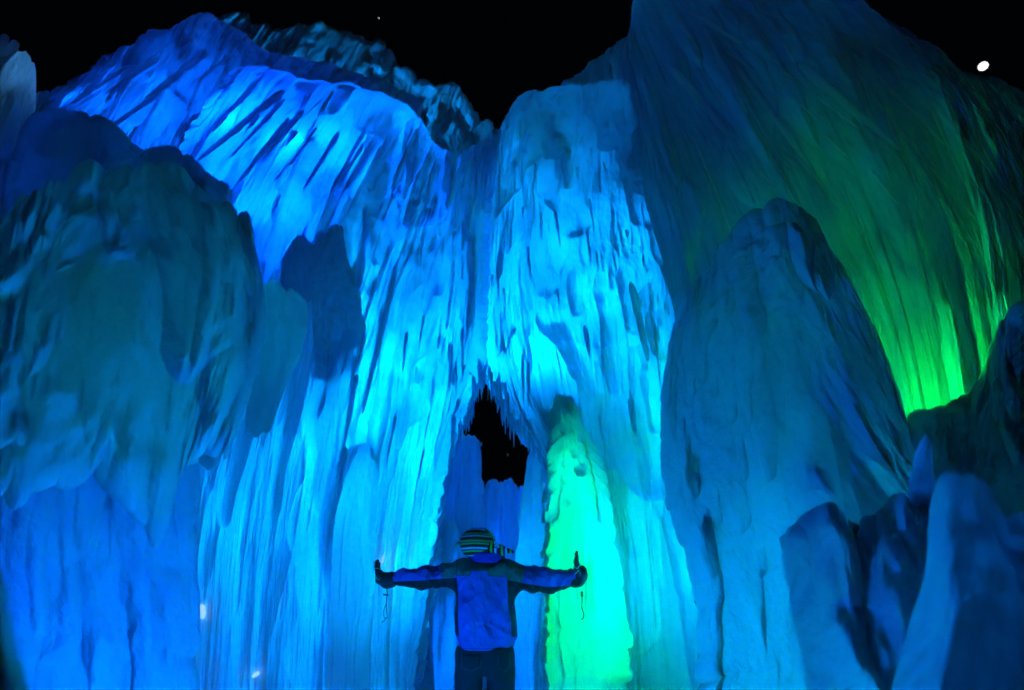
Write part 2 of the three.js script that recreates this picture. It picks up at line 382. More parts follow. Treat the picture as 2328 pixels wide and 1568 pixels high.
const centreLeft = iceSheet({ name: 'ice_wall', seed: 7, push: 0.75, label: 'glowing cyan ice wall left of the opening, with long fluted columns', category: 'ice wall', nu: 560, nv: 460, thick: 1.7, crest: 0.16, knob: 0.24, bulge: 0.3, edge: 0.14, sideKnob: 0.12,
  lobes: [{ per: 0.22, w: 0.5, len: 4, h: 0.36 }, { per: 2.2, w: 0.15, len: 3.0, h: 0.22, wobble: 0.2 }, { per: 7, w: 0.06, len: 1.3, h: 0.06, wobble: 0.2 }],
  icicles: { n: 48, v0: 0.04, v1: 0.75, u0: 0.15, u1: 0.97, len: 1.1, r: 0.035, lift: 0.035 },
  lines: [
    [[520, 160, 7.4], [380, 380, 6.4], [290, 640, 5.6], [240, 900, 5], [220, 1250, 4.7], [210, F, 4.5]], [[600, 158, 7.3], [480, 340, 6.5], [370, 580, 5.7], [310, 900, 5], [290, 1250, 4.6], [270, F, 4.4]],
    [[720, 185, 7.2], [600, 370, 6.4], [500, 600, 5.6], [430, 900, 4.9], [380, 1250, 4.5], [350, F, 4.3]], [[800, 196, 7.1], [690, 390, 6.3], [600, 620, 5.5], [530, 900, 4.9], [470, 1250, 4.5], [440, F, 4.3]],
    [[880, 222, 7], [780, 420, 6.2], [690, 640, 5.4], [620, 900, 4.8], [560, 1250, 4.4], [520, F, 4.2]], [[945, 265, 6.9], [860, 430, 6.2], [780, 660, 5.4], [720, 900, 4.8], [660, 1250, 4.4], [620, F, 4.2]],
    [[985, 330, 6.8], [930, 480, 6.1], [860, 690, 5.4], [810, 900, 4.8], [760, 1250, 4.4], [730, F, 4.2]], [[1030, 350, 6.8], [1000, 520, 6.1], [950, 700, 5.4], [920, 900, 4.9], [870, 1250, 4.4], [840, F, 4.2]],
    [[1085, 335, 6.8], [1060, 520, 6.1], [1040, 700, 5.5], [1010, 900, 5], [945, 1200, 4.5], [900, F, 4.3]],
    [[1140, 318, 6.8], [1122, 520, 6.2], [1114, 700, 5.7], [1108, 830, 5.45], [1074, 905, 5.3], [1030, 1010, 5], [1005, 1130, 4.8], [980, 1350, 4.6], [945, 1568, 4.5], [935, F, 4.5]],
  ] });
const centreRight = iceSheet({ name: 'ice_wall', seed: 9, push: 0.7, label: 'blue teal ice wall right of the opening, hung above it to the sky notch', category: 'ice wall', nu: 420, nv: 460, thick: 1.7, crest: 0.2, knob: 0.24, bulge: 0.3, edge: 0.12, sideKnob: 0.12,
  lobes: [{ per: 0.4, w: 0.5, len: 2.5, h: 0.4 }, { per: 2.2, w: 0.2, len: 1.8, h: 0.2, wobble: 0.4 }, { per: 6, w: 0.06, len: 1.1, h: 0.06 }],
  icicles: { n: 36, v0: 0.06, v1: 0.75, u0: 0.03, u1: 0.9, len: 0.9, r: 0.032, lift: 0.035 },
  lines: [
    [[1128, 318, 7], [1110, 500, 6.3], [1098, 700, 5.8], [1106, 835, 5.5], [1134, 895, 5.35], [1178, 970, 5.1], [1222, 1025, 4.95], [1243, 1130, 4.8], [1240, 1350, 4.7], [1250, 1568, 4.6], [1255, F, 4.6]],
    [[1150, 275, 7], [1140, 480, 6.3], [1145, 700, 5.7], [1180, 880, 5.2], [1250, 1060, 4.8], [1280, 1250, 4.6], [1280, F, 4.5]],
    [[1195, 215, 7], [1185, 460, 6.3], [1200, 700, 5.6], [1240, 900, 5.1], [1310, 1100, 4.8], [1330, 1300, 4.6], [1335, F, 4.5]],
    [[1300, 196, 6.9], [1280, 450, 6.2], [1300, 700, 5.5], [1335, 900, 5], [1375, 1100, 4.7], [1400, 1300, 4.5], [1420, F, 4.4]],
    [[1370, 190, 6.9], [1375, 450, 6.2], [1400, 700, 5.4], [1420, 900, 4.9], [1450, 1100, 4.6], [1480, 1300, 4.5], [1520, F, 4.3]],
    [[1440, 185, 6.9], [1460, 450, 6.2], [1490, 700, 5.4], [1510, 900, 4.9], [1540, 1100, 4.6], [1580, 1300, 4.5], [1640, F, 4.3]],
    [[1470, 200, 7.2], [1520, 450, 6.5], [1560, 700, 5.8], [1600, 900, 5.4], [1650, 1100, 5], [1700, 1300, 4.9], [1760, F, 4.7]],
  ] });
const rightColumn = iceSheet({ name: 'ice_column', seed: 11, push: 0.4, label: 'bright green ice column at the right side of the opening, under the gloved hand', category: 'ice column', nu: 200, nv: 380, thick: 0.95, crest: 0.1, knob: 0.12, bulge: 0.22, edge: 0.09, sideKnob: 0.12, round: 0.22, material: iceWall,
  rough: 1.8, lobes: [{ per: 0.5, w: 0.3, len: 2.2, h: 0.18 }, { per: 5, w: 0.1, len: 1.0, h: 0.1, wobble: 0.5 }, { per: 16, w: 0.045, len: 0.5, h: 0.04 }],
  lines: [
    [[1242, 925, 5.3], [1242, 1000, 4.95], [1248, 1100, 4.45], [1234, 1350, 4.25], [1248, 1568, 4.2], [1255, F, 4.2]],
    [[1268, 895, 5.35], [1285, 1000, 4.8], [1290, 1120, 4.35], [1292, 1300, 4.15], [1295, F, 4.05]],
    [[1303, 895, 5.35], [1325, 1000, 4.8], [1345, 1120, 4.3], [1352, 1300, 4.1], [1360, F, 4.0]],
    [[1338, 930, 5.35], [1362, 1010, 5.0], [1385, 1120, 4.5], [1410, 1300, 4.3], [1432, 1420, 4.2], [1440, F, 4.1]],
  ] });
const rightRidge = iceSheet({ name: 'ice_wall', push: 1, seed: 13, label: 'small dim teal ice ridge against the sky right of the notch', category: 'ice wall', nu: 260, nv: 120, thick: 0.8, crest: 0.22, knob: 0.22, bulge: 0.25,
  lines: [
    [[1270, 205, 9.4], [1280, 290, 9.2], [1290, 380, 9]], [[1320, 165, 9.6], [1340, 260, 9.4], [1360, 380, 9]], [[1385, 118, 9.8], [1410, 230, 9.5], [1440, 380, 9]], [[1440, 78, 9.8], [1470, 210, 9.5], [1500, 380, 9]], [[1500, 50, 9.8], [1530, 200, 9.5], [1560, 380, 9]],
  ] });
const rightWall = iceSheet({ name: 'ice_wall', seed: 15, label: 'huge dark leaning ice wall of arching streaks at upper right, beside the moon', category: 'ice wall', nu: 560, nv: 400, thick: 1.1, crest: 0.24, knob: 0.3, bulge: 0.35,
  lobes: [{ per: 0.25, w: 0.45, len: 4.5, h: 0.32 }, { per: 2, w: 0.16, len: 3.8, h: 0.22, wobble: 0.15 }, { per: 4, w: 0.06, len: 2, h: 0.035, wobble: 0.15 }],
  icicles: { n: 40, v0: 0.05, v1: 0.7, len: 1.8, r: 0.042, lift: 0.04 },
  lines: [
    [[1400, 190, 7.6], [1440, 330, 7.1], [1480, 520, 6.5], [1520, 760, 6.1], [1560, 1050, 5.9], [1580, 1400, 5.8]],
    [[1436, 60, 7.4], [1490, 220, 7], [1560, 420, 6.4], [1630, 660, 6], [1690, 950, 5.8], [1720, 1400, 5.7]],
    [[1460, -40, 7.2], [1560, 130, 6.9], [1680, 350, 6.4], [1790, 590, 6], [1880, 860, 5.8], [1930, 1400, 5.7]],
    [[1560, -150, 7], [1690, 60, 6.8], [1830, 300, 6.4], [1940, 540, 6.1], [2030, 800, 5.9], [2100, 1300, 5.8]],
    [[1760, -130, 7], [1880, 80, 6.8], [1990, 290, 6.4], [2080, 500, 6.1], [2150, 760, 5.9], [2220, 1200, 5.8]],
    [[1955, 12, 7.2], [2050, 150, 6.8], [2150, 330, 6.4], [2220, 530, 6], [2270, 760, 5.8], [2330, 1150, 5.6]],
    [[2035, 85, 7.2], [2130, 200, 6.8], [2230, 370, 6.3], [2310, 570, 5.9], [2370, 800, 5.6], [2420, 1100, 5.4]],
    [[2120, 150, 7.2], [2220, 250, 6.7], [2320, 410, 6.2], [2400, 600, 5.8], [2460, 820, 5.5], [2500, 1100, 5.3]],
    [[2195, 172, 7.1], [2300, 280, 6.6], [2400, 440, 6.1], [2480, 640, 5.7], [2540, 860, 5.4], [2570, 1100, 5.2]],
    [[2275, 255, 7], [2370, 340, 6.5], [2460, 490, 6], [2540, 680, 5.6], [2600, 880, 5.3], [2630, 1100, 5.1]],
    [[2400, 340, 7], [2480, 420, 6.5], [2560, 570, 6], [2640, 740, 5.6], [2700, 920, 5.3], [2720, 1100, 5.1]],
  ] });
const farLeft = iceSheet({ name: 'ice_wall', seed: 17, label: 'pale grey blue ice tower cut by the left edge of the picture', category: 'ice tower', nu: 160, nv: 180, thick: 0.8, crest: 0.16, knob: 0.16, bulge: 0.3, edge: 0.1,
  lines: [[[-130, 150, 8.8], [-190, 270, 8.6], [-240, 420, 8.4]], [[-40, 125, 8.8], [-90, 260, 8.6], [-140, 420, 8.4]], [[40, 122, 8.8], [0, 250, 8.6], [-50, 420, 8.4]], [[76, 150, 8.8], [55, 260, 8.6], [20, 420, 8.4]], [[82, 230, 8.8], [70, 320, 8.6], [50, 440, 8.4]]] });
const farLeftLump = iceSheet({ name: 'ice_lump', seed: 19, label: 'small pale ice lump beside the tower at the left edge', category: 'ice lump', nu: 90, nv: 100, thick: 0.5, crest: 0.1, knob: 0.12, bulge: 0.2,
  lines: [[[60, 230, 9.4], [45, 300, 9.2], [30, 400, 9]], [[95, 212, 9.4], [80, 300, 9.2], [65, 400, 9]], [[122, 222, 9.4], [115, 300, 9.2], [105, 400, 9]], [[135, 270, 9.4], [130, 330, 9.2], [125, 400, 9]]] });
{
  const root = thing('ice_spike', P(-10, 120, 8.7), 'two thin ice spikes leaning over the tower at the left edge', 'ice spike');
  part('icicle', icicleAt(-40, 190, 14, 78, 8.7, 8.7, 11, 3, 0.25), iceClear, root);
  part('icicle', icicleAt(-30, 210, 36, 92, 8.7, 8.7, 12, 4, 0.25), iceClear, root);
}
const midMound = iceSheet({ name: 'ice_mound', crestKnob: 1.5, rough: 2, seed: 21, label: 'dark blue knobbly ice mound at left, behind the larger teal mound', category: 'ice mound', nu: 320, nv: 200, thick: 0.8, crest: 0.12, knob: 0.2, knobAmp: 0.9, knobDepth: 0.9, bulge: 0.25, material: iceDense,
  lines: [
    [[-140, 420, 4.6], [-170, 600, 4.4], [-200, 900, 4.2], [-220, F, 4.1]], [[-40, 385, 4.6], [-80, 560, 4.4], [-100, 900, 4.2], [-110, F, 4.1]], [[10, 350, 4.6], [-20, 540, 4.4], [-40, 900, 4.2], [-40, F, 4.1]], [[75, 288, 4.6], [50, 500, 4.4], [30, 900, 4.2], [30, F, 4.1]],
    [[190, 290, 4.6], [160, 500, 4.4], [130, 900, 4.2], [130, F, 4.1]], [[290, 308, 4.6], [250, 520, 4.4], [220, 900, 4.2], [220, F, 4.1]], [[390, 335, 4.6], [350, 540, 4.4], [310, 900, 4.2], [310, F, 4.1]], [[470, 395, 4.6], [440, 560, 4.4], [400, 900, 4.2], [400, F, 4.1]], [[525, 460, 4.6], [500, 620, 4.4], [460, 900, 4.2], [450, F, 4.1]],
  ] });
const frontLeft = iceSheet({ name: 'ice_mound', crestKnob: 1.5, rough: 2, seed: 23, hangFoot: true, footAmp: 0.16, footKnob: 0.17, label: 'big dark teal ice mound with knobbly rounded crest in the left foreground', category: 'ice mound', nu: 380, nv: 340, thick: 0.8, crest: 0.1, knob: 0.14, knobAmp: 1.0, bulge: 0.22, edge: 0.06, material: iceDense,
  lobes: [{ per: 1.2, w: 0.3, len: 1.6, h: 0.16, to: 0.8 }, { per: 5, w: 0.12, len: 0.9, h: 0.09 }, { per: 14, w: 0.05, len: 0.4, h: 0.03 }],
  lines: [
    [[-220, 640, 2.9], [-270, 900, 2.8], [-290, 1200, 2.7]], [[-60, 540, 3.0], [-110, 820, 2.9], [-140, 1160, 2.8]], [[50, 490, 3.1], [-5, 760, 2.95], [-40, 1140, 2.85]], [[125, 438, 3.15], [75, 720, 3.0], [40, 1120, 2.9]],
    [[240, 388, 3.2], [195, 680, 3.05], [150, 1080, 2.95]], [[350, 382, 3.3], [315, 680, 3.15], [245, 1080, 3.05]], [[450, 430, 3.4], [425, 700, 3.25], [362, 1190, 3.15]], [[530, 490, 3.5], [515, 740, 3.35], [440, 1010, 3.25]], [[580, 570, 3.6], [580, 760, 3.5], [502, 1030, 3.4]],
    [[606, 720, 3.75], [596, 800, 3.65], [556, 930, 3.55]],
  ] });
const sideLobe = iceSheet({ name: 'ice_lump', hangFoot: true, footAmp: 0.1, footKnob: 0.1, seed: 25, material: iceThin, label: 'rounded teal ice lobe bulging right of the front left mound', category: 'ice lump', nu: 110, nv: 120, thick: 0.9, crest: 0.04, knob: 0.1, bulge: 0.16, edge: 0.03,
  lines: [[[560, 650, 3.9], [560, 760, 3.8], [560, 980, 3.7]], [[610, 640, 3.9], [610, 760, 3.8], [590, 980, 3.7]], [[655, 655, 3.9], [655, 770, 3.8], [620, 960, 3.7]], [[698, 690, 3.9], [690, 780, 3.8], [630, 910, 3.7]]] });
const drape = iceSheet({ name: 'ice_curtain', hangFoot: true, footAmp: 0.1, footKnob: 0.1, seed: 27, push: 0.25, material: iceThin, label: 'hanging teal ice curtain with ragged lower edge, right of the front left mound', category: 'ice curtain', nu: 120, nv: 150, thick: 0.5, crest: 0.03, knob: 0.1, bulge: 0.12, edge: 0.03, round: 0.1,
  lobes: [{ per: 3, w: 0.12, len: 1.0, h: 0.07 }, { per: 12, w: 0.05, len: 0.6, h: 0.03 }],
  lines: [[[470, 760, 3.2], [440, 900, 3.12], [412, 1015, 3.1]], [[520, 720, 3.25], [480, 900, 3.15], [450, 1035, 3.1]], [[560, 740, 3.3], [520, 900, 3.2], [492, 1046, 3.15]], [[596, 780, 3.4], [565, 900, 3.3], [512, 1010, 3.2]]] });
const lumpSlab = iceSheet({ name: 'ice_slab', hangFoot: true, footAmp: 0.1, footKnob: 0.1, seed: 29, push: 0.78, label: 'dark pitted ice slab with a rounded knob on top, hung on the cyan wall', category: 'ice slab', nu: 140, nv: 200, thick: 0.9, crest: 0.05, knob: 0.09, bulge: 0.12, edge: 0.05, round: 0.12, sideKnob: 0.1, material: iceThinRough,
  rough: 3, lobes: [{ per: 6, w: 0.09, len: 0.7, h: 0.06 }, { per: 40, w: 0.035, len: 0.15, h: 0.03 }],
  lines: [[[700, 575, 4.8], [712, 650, 4.7], [712, 760, 4.6], [722, 850, 4.5]], [[740, 530, 4.8], [740, 640, 4.7], [750, 760, 4.6], [760, 890, 4.5]], [[775, 512, 4.8], [775, 640, 4.7], [790, 760, 4.6], [790, 900, 4.5]], [[785, 575, 4.8], [812, 650, 4.7], [830, 760, 4.6], [818, 860, 4.5]]] });
const knobbly = iceSheet({ name: 'ice_lump', hangFoot: true, footAmp: 0.1, footKnob: 0.1, seed: 31, push: 0.72, material: iceThin, label: 'dark blue ice lump just left of the pitted slab', category: 'ice lump', nu: 90, nv: 100, thick: 0.9, crest: 0.05, knob: 0.08, bulge: 0.1, edge: 0.05, round: 0.12,
  lines: [[[640, 590, 5], [640, 620, 4.9], [650, 660, 4.9]], [[672, 540, 5], [670, 600, 4.9], [672, 690, 4.9]], [[705, 550, 5], [700, 610, 4.9], [690, 690, 4.9]], [[725, 570, 5], [722, 620, 4.9], [705, 680, 4.9]]] });
const rightMound = iceSheet({ name: 'ice_mound', rough: 2.2, knobDepth: 1.2, seed: 33, label: 'tall dark blue ice mound with a dark rounded peak, right of the opening', category: 'ice mound', nu: 380, nv: 420, thick: 0.9, crest: 0.07, knob: 0.16, bulge: 0.24, edge: 0.07, relief: 1, material: iceDense,
  lobes: [{ per: 0.6, w: 0.32, len: 1.8, h: 0.24 }, { per: 3, w: 0.14, len: 0.8, h: 0.12 }, { per: 10, w: 0.06, len: 0.35, h: 0.04 }],
  lines: [
    [[1520, 780, 4.4], [1500, 950, 4.2], [1510, 1120, 4], [1575, 1330, 3.8], [1590, F, 3.6]], [[1545, 700, 4.3], [1545, 900, 4.1], [1570, 1120, 3.9], [1640, 1350, 3.7], [1670, F, 3.5]], [[1590, 630, 4.2], [1600, 850, 4], [1650, 1100, 3.8], [1720, 1350, 3.6], [1760, F, 3.4]],
    [[1660, 525, 4.1], [1690, 800, 3.9], [1740, 1080, 3.7], [1800, 1350, 3.5], [1850, F, 3.3]], [[1760, 465, 4], [1785, 760, 3.8], [1820, 1050, 3.6], [1880, 1330, 3.4], [1950, F, 3.2]], [[1845, 500, 3.9], [1875, 760, 3.7], [1910, 1030, 3.5], [1970, 1300, 3.3], [2060, F, 3.1]],
    [[1910, 610, 3.8], [1945, 800, 3.6], [1990, 1020, 3.4], [2060, 1250, 3.2], [2160, F, 3]], [[1975, 720, 3.8], [2010, 850, 3.6], [2050, 1030, 3.4], [2130, 1250, 3.2], [2240, F, 3]], [[2010, 790, 3.8], [2045, 890, 3.7], [2085, 1030, 3.5], [2180, 1250, 3.3], [2300, F, 3.1]],
  ] });
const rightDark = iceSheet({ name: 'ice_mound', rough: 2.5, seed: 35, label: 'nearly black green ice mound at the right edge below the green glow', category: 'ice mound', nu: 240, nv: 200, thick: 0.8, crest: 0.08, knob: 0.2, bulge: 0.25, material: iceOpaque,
  lines: [[[2030, 990, 4.2], [2040, 1080, 4], [2060, 1300, 3.8], [2080, F, 3.6]], [[2090, 955, 4.2], [2100, 1080, 4], [2120, 1300, 3.8], [2140, F, 3.6]], [[2170, 905, 4.1], [2180, 1050, 3.9], [2200, 1300, 3.7], [2220, F, 3.5]], [[2232, 850, 4], [2245, 1020, 3.8], [2270, 1300, 3.6], [2290, F, 3.4]], [[2265, 770, 3.9], [2300, 980, 3.7], [2340, 1250, 3.5], [2360, F, 3.3]], [[2330, 700, 3.8], [2380, 920, 3.6], [2420, 1200, 3.4], [2440, F, 3.2]], [[2440, 640, 3.7], [2480, 900, 3.5], [2520, 1200, 3.3], [2540, F, 3.1]]] });
const rightLedge = iceSheet({ name: 'ice_ledge', rough: 4, seed: 37, label: 'low blue ice ledge with peaks and dark hollows in the right foreground', category: 'ice ledge', nu: 240, nv: 200, thick: 0.6, crest: 0.08, knob: 0.14, bulge: 0.2, material: iceDense,
  lobes: [{ per: 1.6, w: 0.2, len: 1, h: 0.07 }, { per: 6, w: 0.08, len: 0.5, h: 0.03 }],
  lines: [[[1770, 1235, 3], [1800, 1400, 2.85], [1840, 1600, 2.7], [1870, 1900, 2.55]], [[1830, 1196, 2.95], [1860, 1380, 2.8], [1890, 1600, 2.65], [1920, 1900, 2.5]], [[1905, 1142, 2.9], [1930, 1350, 2.75], [1960, 1600, 2.6], [1990, 1900, 2.45]], [[1945, 1175, 2.9], [1970, 1360, 2.75], [2010, 1600, 2.6], [2040, 1900, 2.45]], [[2010, 1170, 2.85], [2030, 1350, 2.7], [2070, 1600, 2.55], [2100, 1900, 2.4]], [[2060, 1140, 2.8], [2080, 1350, 2.65], [2120, 1600, 2.5], [2150, 1900, 2.35]], [[2130, 1180, 2.8], [2150, 1370, 2.65], [2190, 1600, 2.5], [2220, 1900, 2.35]]] });
{
  const root = thing('ice_spike', P(2095, 1200, 2.75), 'slim rounded blue ice spike standing on the ledge at right', 'ice spike');
  part('spike', icicleAt(2078, 1330, 2106, 985, 2.75, 2.75, 25, 8, 0.45), iceWall, root);
}
const rightFront = iceSheet({ name: 'ice_mound', rough: 4, seed: 39, label: 'rounded blue ice stump in the right foreground corner', category: 'ice mound', nu: 220, nv: 240, thick: 0.6, crest: 0.03, knob: 0.2, knobAmp: 0.2, bulge: 0.22, edge: 0.03, material: iceDense,
  lobes: [{ per: 1.2, w: 0.2, len: 1, h: 0.04 }, { per: 4, w: 0.08, len: 0.5, h: 0.02 }],
  lines: [[[2110, 1200, 2.4], [2105, 1300, 2.3], [2060, 1450, 2.2], [2000, 1700, 2.1], [1960, 1950, 2]], [[2125, 1110, 2.4], [2140, 1280, 2.25], [2130, 1450, 2.1], [2090, 1700, 2], [2060, 1950, 1.95]], [[2180, 1080, 2.35], [2190, 1280, 2.2], [2190, 1450, 2.05], [2170, 1700, 1.95], [2150, 1950, 1.9]], [[2235, 1088, 2.35], [2250, 1280, 2.2], [2250, 1450, 2.05], [2250, 1700, 1.95], [2250, 1950, 1.9]], [[2280, 1160, 2.35], [2300, 1300, 2.2], [2320, 1450, 2.05], [2340, 1700, 1.95], [2350, 1950, 1.9]], [[2330, 1180, 2.3], [2370, 1300, 2.2], [2400, 1450, 2.05], [2440, 1700, 1.95], [2460, 1950, 1.9]], [[2420, 1180, 2.3], [2460, 1300, 2.2], [2500, 1450, 2.05], [2540, 1700, 1.95], [2560, 1950, 1.9]]] });
const cornerLump = iceSheet({ name: 'snow_lump', seed: 41, label: 'dark out of focus snow lump in the bottom left corner', category: 'snow lump', nu: 100, nv: 100, thick: 0.4, crest: 0.01, knob: 0.2, knobAmp: 0.1, bulge: 0.1, material: snowMat, lobes: [{ per: 2, w: 0.2, len: 0.5, h: 0.02 }],
  lines: [[[-200, 1330, 1.2], [-200, 1600, 1.15], [-200, 1900, 1.1]], [[-40, 1370, 1.2], [-40, 1600, 1.15], [-40, 1900, 1.1]], [[30, 1450, 1.2], [20, 1600, 1.15], [10, 1900, 1.1]], [[75, 1530, 1.2], [70, 1700, 1.15], [60, 1900, 1.1]], [[140, 1590, 1.2], [130, 1740, 1.15], [120, 1900, 1.1]]] });

// seen through the opening
const passLeft = iceSheet({ name: 'ice_column', seed: 43, label: 'blue ice column seen through the opening, at its left', category: 'ice column', nu: 160, nv: 260, thick: 0.9, crest: 0.05, knob: 0.12, bulge: 0.3, edge: 0.06,
  lines: [[[900, 1010, 8.2], [900, 1200, 8], [880, 1400, 7.8], [870, 1640, 7.6]], [[1020, 1002, 8.1], [1000, 1200, 7.9], [985, 1400, 7.7], [980, 1640, 7.5]], [[1066, 992, 8.1], [1050, 1200, 7.9], [1045, 1400, 7.7], [1040, 1640, 7.5]], [[1095, 1010, 8.1], [1100, 1150, 7.9], [1105, 1350, 7.7], [1110, 1640, 7.5]]] });
const passRight = iceSheet({ name: 'ice_column', seed: 45, label: 'teal knobbly ice column seen through the opening, at its right', category: 'ice column', nu: 160, nv: 260, thick: 0.9, crest: 0.08, knob: 0.14, bulge: 0.3, edge: 0.1, sideKnob: 0.2, material: iceRough,
  lines: [[[1200, 1045, 7], [1182, 1150, 6.9], [1175, 1260, 6.8], [1160, 1400, 6.6], [1150, 1640, 6.5]], [[1225, 1015, 7], [1220, 1150, 6.8], [1215, 1280, 6.7], [1200, 1640, 6.4]], [[1270, 1000, 7], [1270, 1150, 6.8], [1270, 1300, 6.7], [1270, 1640, 6.4]], [[1350, 1000, 7.1], [1350, 1150, 6.9], [1350, 1300, 6.8], [1350, 1640, 6.5]]] });
const passMid = iceSheet({ name: 'ice_mound', seed: 47, label: 'dark blue lumpy ice mound closing the far end of the passage', category: 'ice mound', nu: 160, nv: 200, thick: 1.2, crest: 0.12, knob: 0.35, bulge: 0.35, material: iceDense,
  lines: [[[1020, 1150, 10.2], [1020, 1280, 10], [1020, 1400, 9.8], [1020, 1560, 9.6]], [[1090, 1128, 10.2], [1090, 1280, 10], [1090, 1400, 9.8], [1090, 1560, 9.6]], [[1145, 1112, 10.2], [1145, 1280, 10], [1145, 1400, 9.8], [1145, 1560, 9.6]], [[1190, 1120, 10.2], [1195, 1280, 10], [1195, 1400, 9.8], [1195, 1560, 9.6]], [[1300, 1120, 10.2], [1300, 1280, 10], [1300, 1400, 9.8], [1300, 1560, 9.6]]] });
const passLow = iceSheet({ name: 'ice_mound', seed: 49, label: 'low blue ice boulder at the left inside the passage', category: 'ice mound', nu: 120, nv: 140, thick: 0.8, crest: 0.05, knob: 0.2, bulge: 0.3, material: iceDense,
  lines: [[[930, 1230, 7], [930, 1400, 6.8], [930, 1660, 6.6]], [[1010, 1200, 7], [1000, 1400, 6.8], [1000, 1660, 6.6]], [[1055, 1225, 7], [1055, 1400, 6.8], [1050, 1660, 6.6]], [[1080, 1330, 7], [1080, 1450, 6.8], [1080, 1660, 6.6]]] });

// icicles and ropes of ice where the photograph shows them
upperLeft.hang([[540, 114, 389, 231, 7], [516, 193, 403, 310, 7], [207, 207, 155, 238, 5], [296, 148, 138, 248, 6], [420, 170, 250, 290, 9, 0.35], [470, 120, 330, 225, 12, 0.3], [360, 130, 235, 215, 8, 0.3]]);
centreLeft.hang([[647, 224, 510, 372, 7, 0.4], [716, 310, 620, 413, 8, 0.4], [796, 362, 740, 461, 5, 0.4], [792, 406, 763, 470, 4], [737, 220, 689, 265, 4], [644, 207, 448, 365, 13, 0.35], [654, 275, 527, 430, 10, 0.35], [825, 330, 739, 465, 6, 0.4], [804, 389, 761, 472, 5], [887, 293, 853, 379, 5], [942, 396, 925, 434, 5], [1028, 310, 1039, 351, 4], [1080, 340, 1083, 450, 6],
  [901, 600, 822, 942, 10, 0.3], [757, 640, 704, 832, 7, 0.2], [935, 542, 932, 575, 2.5], [960, 535, 957, 580, 7, 0.3], [958, 575, 953, 604, 2.5], [1006, 540, 1006, 598, 3], [1054, 500, 1052, 572, 6, 0.25], [865, 700, 858, 860, 5, 0.3], [770, 300, 690, 430, 9, 0.35], [850, 260, 770, 400, 8, 0.35], [690, 250, 590, 370, 9, 0.35], [590, 180, 480, 300, 10, 0.35], [930, 330, 890, 430, 8, 0.35], [980, 390, 962, 500, 7, 0.35]]);
centreRight.hang([[1290, 334, 1297, 365, 5], [1276, 382, 1286, 435, 5], [1321, 306, 1331, 351, 4], [1372, 368, 1379, 392, 4], [1393, 317, 1417, 375, 5], [1486, 406, 1517, 530, 7, 0.4], [1166, 454, 1166, 506, 4], [1211, 413, 1218, 516, 4], [1434, 640, 1474, 821, 13, 0.25], [1355, 570, 1362, 620, 3], [1455, 556, 1469, 632, 4], [1422, 400, 1445, 447, 5], [1200, 560, 1207, 640, 5, 0.3], [1260, 480, 1275, 560, 6, 0.3], [1340, 450, 1352, 530, 6, 0.3]]);
rightWall.hang([[1652, 117, 1718, 165, 5], [1783, 165, 1955, 293, 5, 0.3], [1780, 207, 1869, 279, 4], [1876, 306, 1931, 361, 4], [1980, 386, 2045, 468, 4], [1842, 389, 1921, 489, 4], [2038, 355, 2107, 434, 4], [2048, 296, 2221, 499, 6, 0.3], [1985, 105, 2053, 150, 4], [2095, 165, 2160, 213, 3], [2145, 282, 2328, 482, 5, 0.3], [1721, 17, 1807, 59, 4], [1532, 155, 1756, 423, 15, 0.3], [1566, 28, 1773, 145, 10, 0.3], [1818, 145, 2048, 344, 14, 0.3], [1670, 140, 1842, 380, 11, 0.3], [1940, 120, 2150, 330, 7, 0.3], [2110, 220, 2300, 440, 7, 0.3], [1600, 60, 1700, 260, 10, 0.3], [2090, 360, 2200, 560, 9, 0.3]]);
const zx = (x) => 739 + x * 0.3443, zy = (y) => 511.5 + y * 0.3443;
const fringe = (list, sheet, r) => sheet.hang(list.map(([x, y0, y1, k]) => [zx(x), zy(y0 - 50), zx(x + 3), zy(y1 + 25), r * (k ?? 1), 0.6]), iceClear, 'icicle', 0.04);
fringe([[820, 830, 1050], [835, 840, 980, 0.7], [905, 720, 1020, 1.3], [865, 940, 1110], [1015, 930, 1040, 1.6], [1030, 960, 1050], [1045, 960, 1055], [985, 520, 640], [970, 600, 740, 1.2], [945, 560, 700], [895, 1260, 1345], [920, 1230, 1325], [945, 1240, 1340, 1.3], [840, 1300, 1490, 1.6], [855, 1310, 1420], [1060, 930, 1030, 1.4], [980, 1040, 1150, 1.6], [965, 1180, 1290, 1.6]], centreLeft, 4.8);
fringe([[1095, 1000, 1150], [1108, 1010, 1130, 0.8], [1120, 1010, 1145], [1135, 1050, 1215, 1.2], [1148, 1020, 1100], [1170, 1080, 1300, 1.9], [1190, 1080, 1225, 1.4], [1220, 1210, 1395, 1.2], [1232, 1220, 1330], [1245, 1260, 1360], [1275, 1260, 1370, 0.8], [1290, 1270, 1425], [1320, 1280, 1440, 1.2], [1355, 1310, 1480, 1.8], [1305, 900, 1170, 1.3], [1340, 950, 1200, 1.4], [1205, 1150, 1290, 1.5]], centreRight, 4.8);

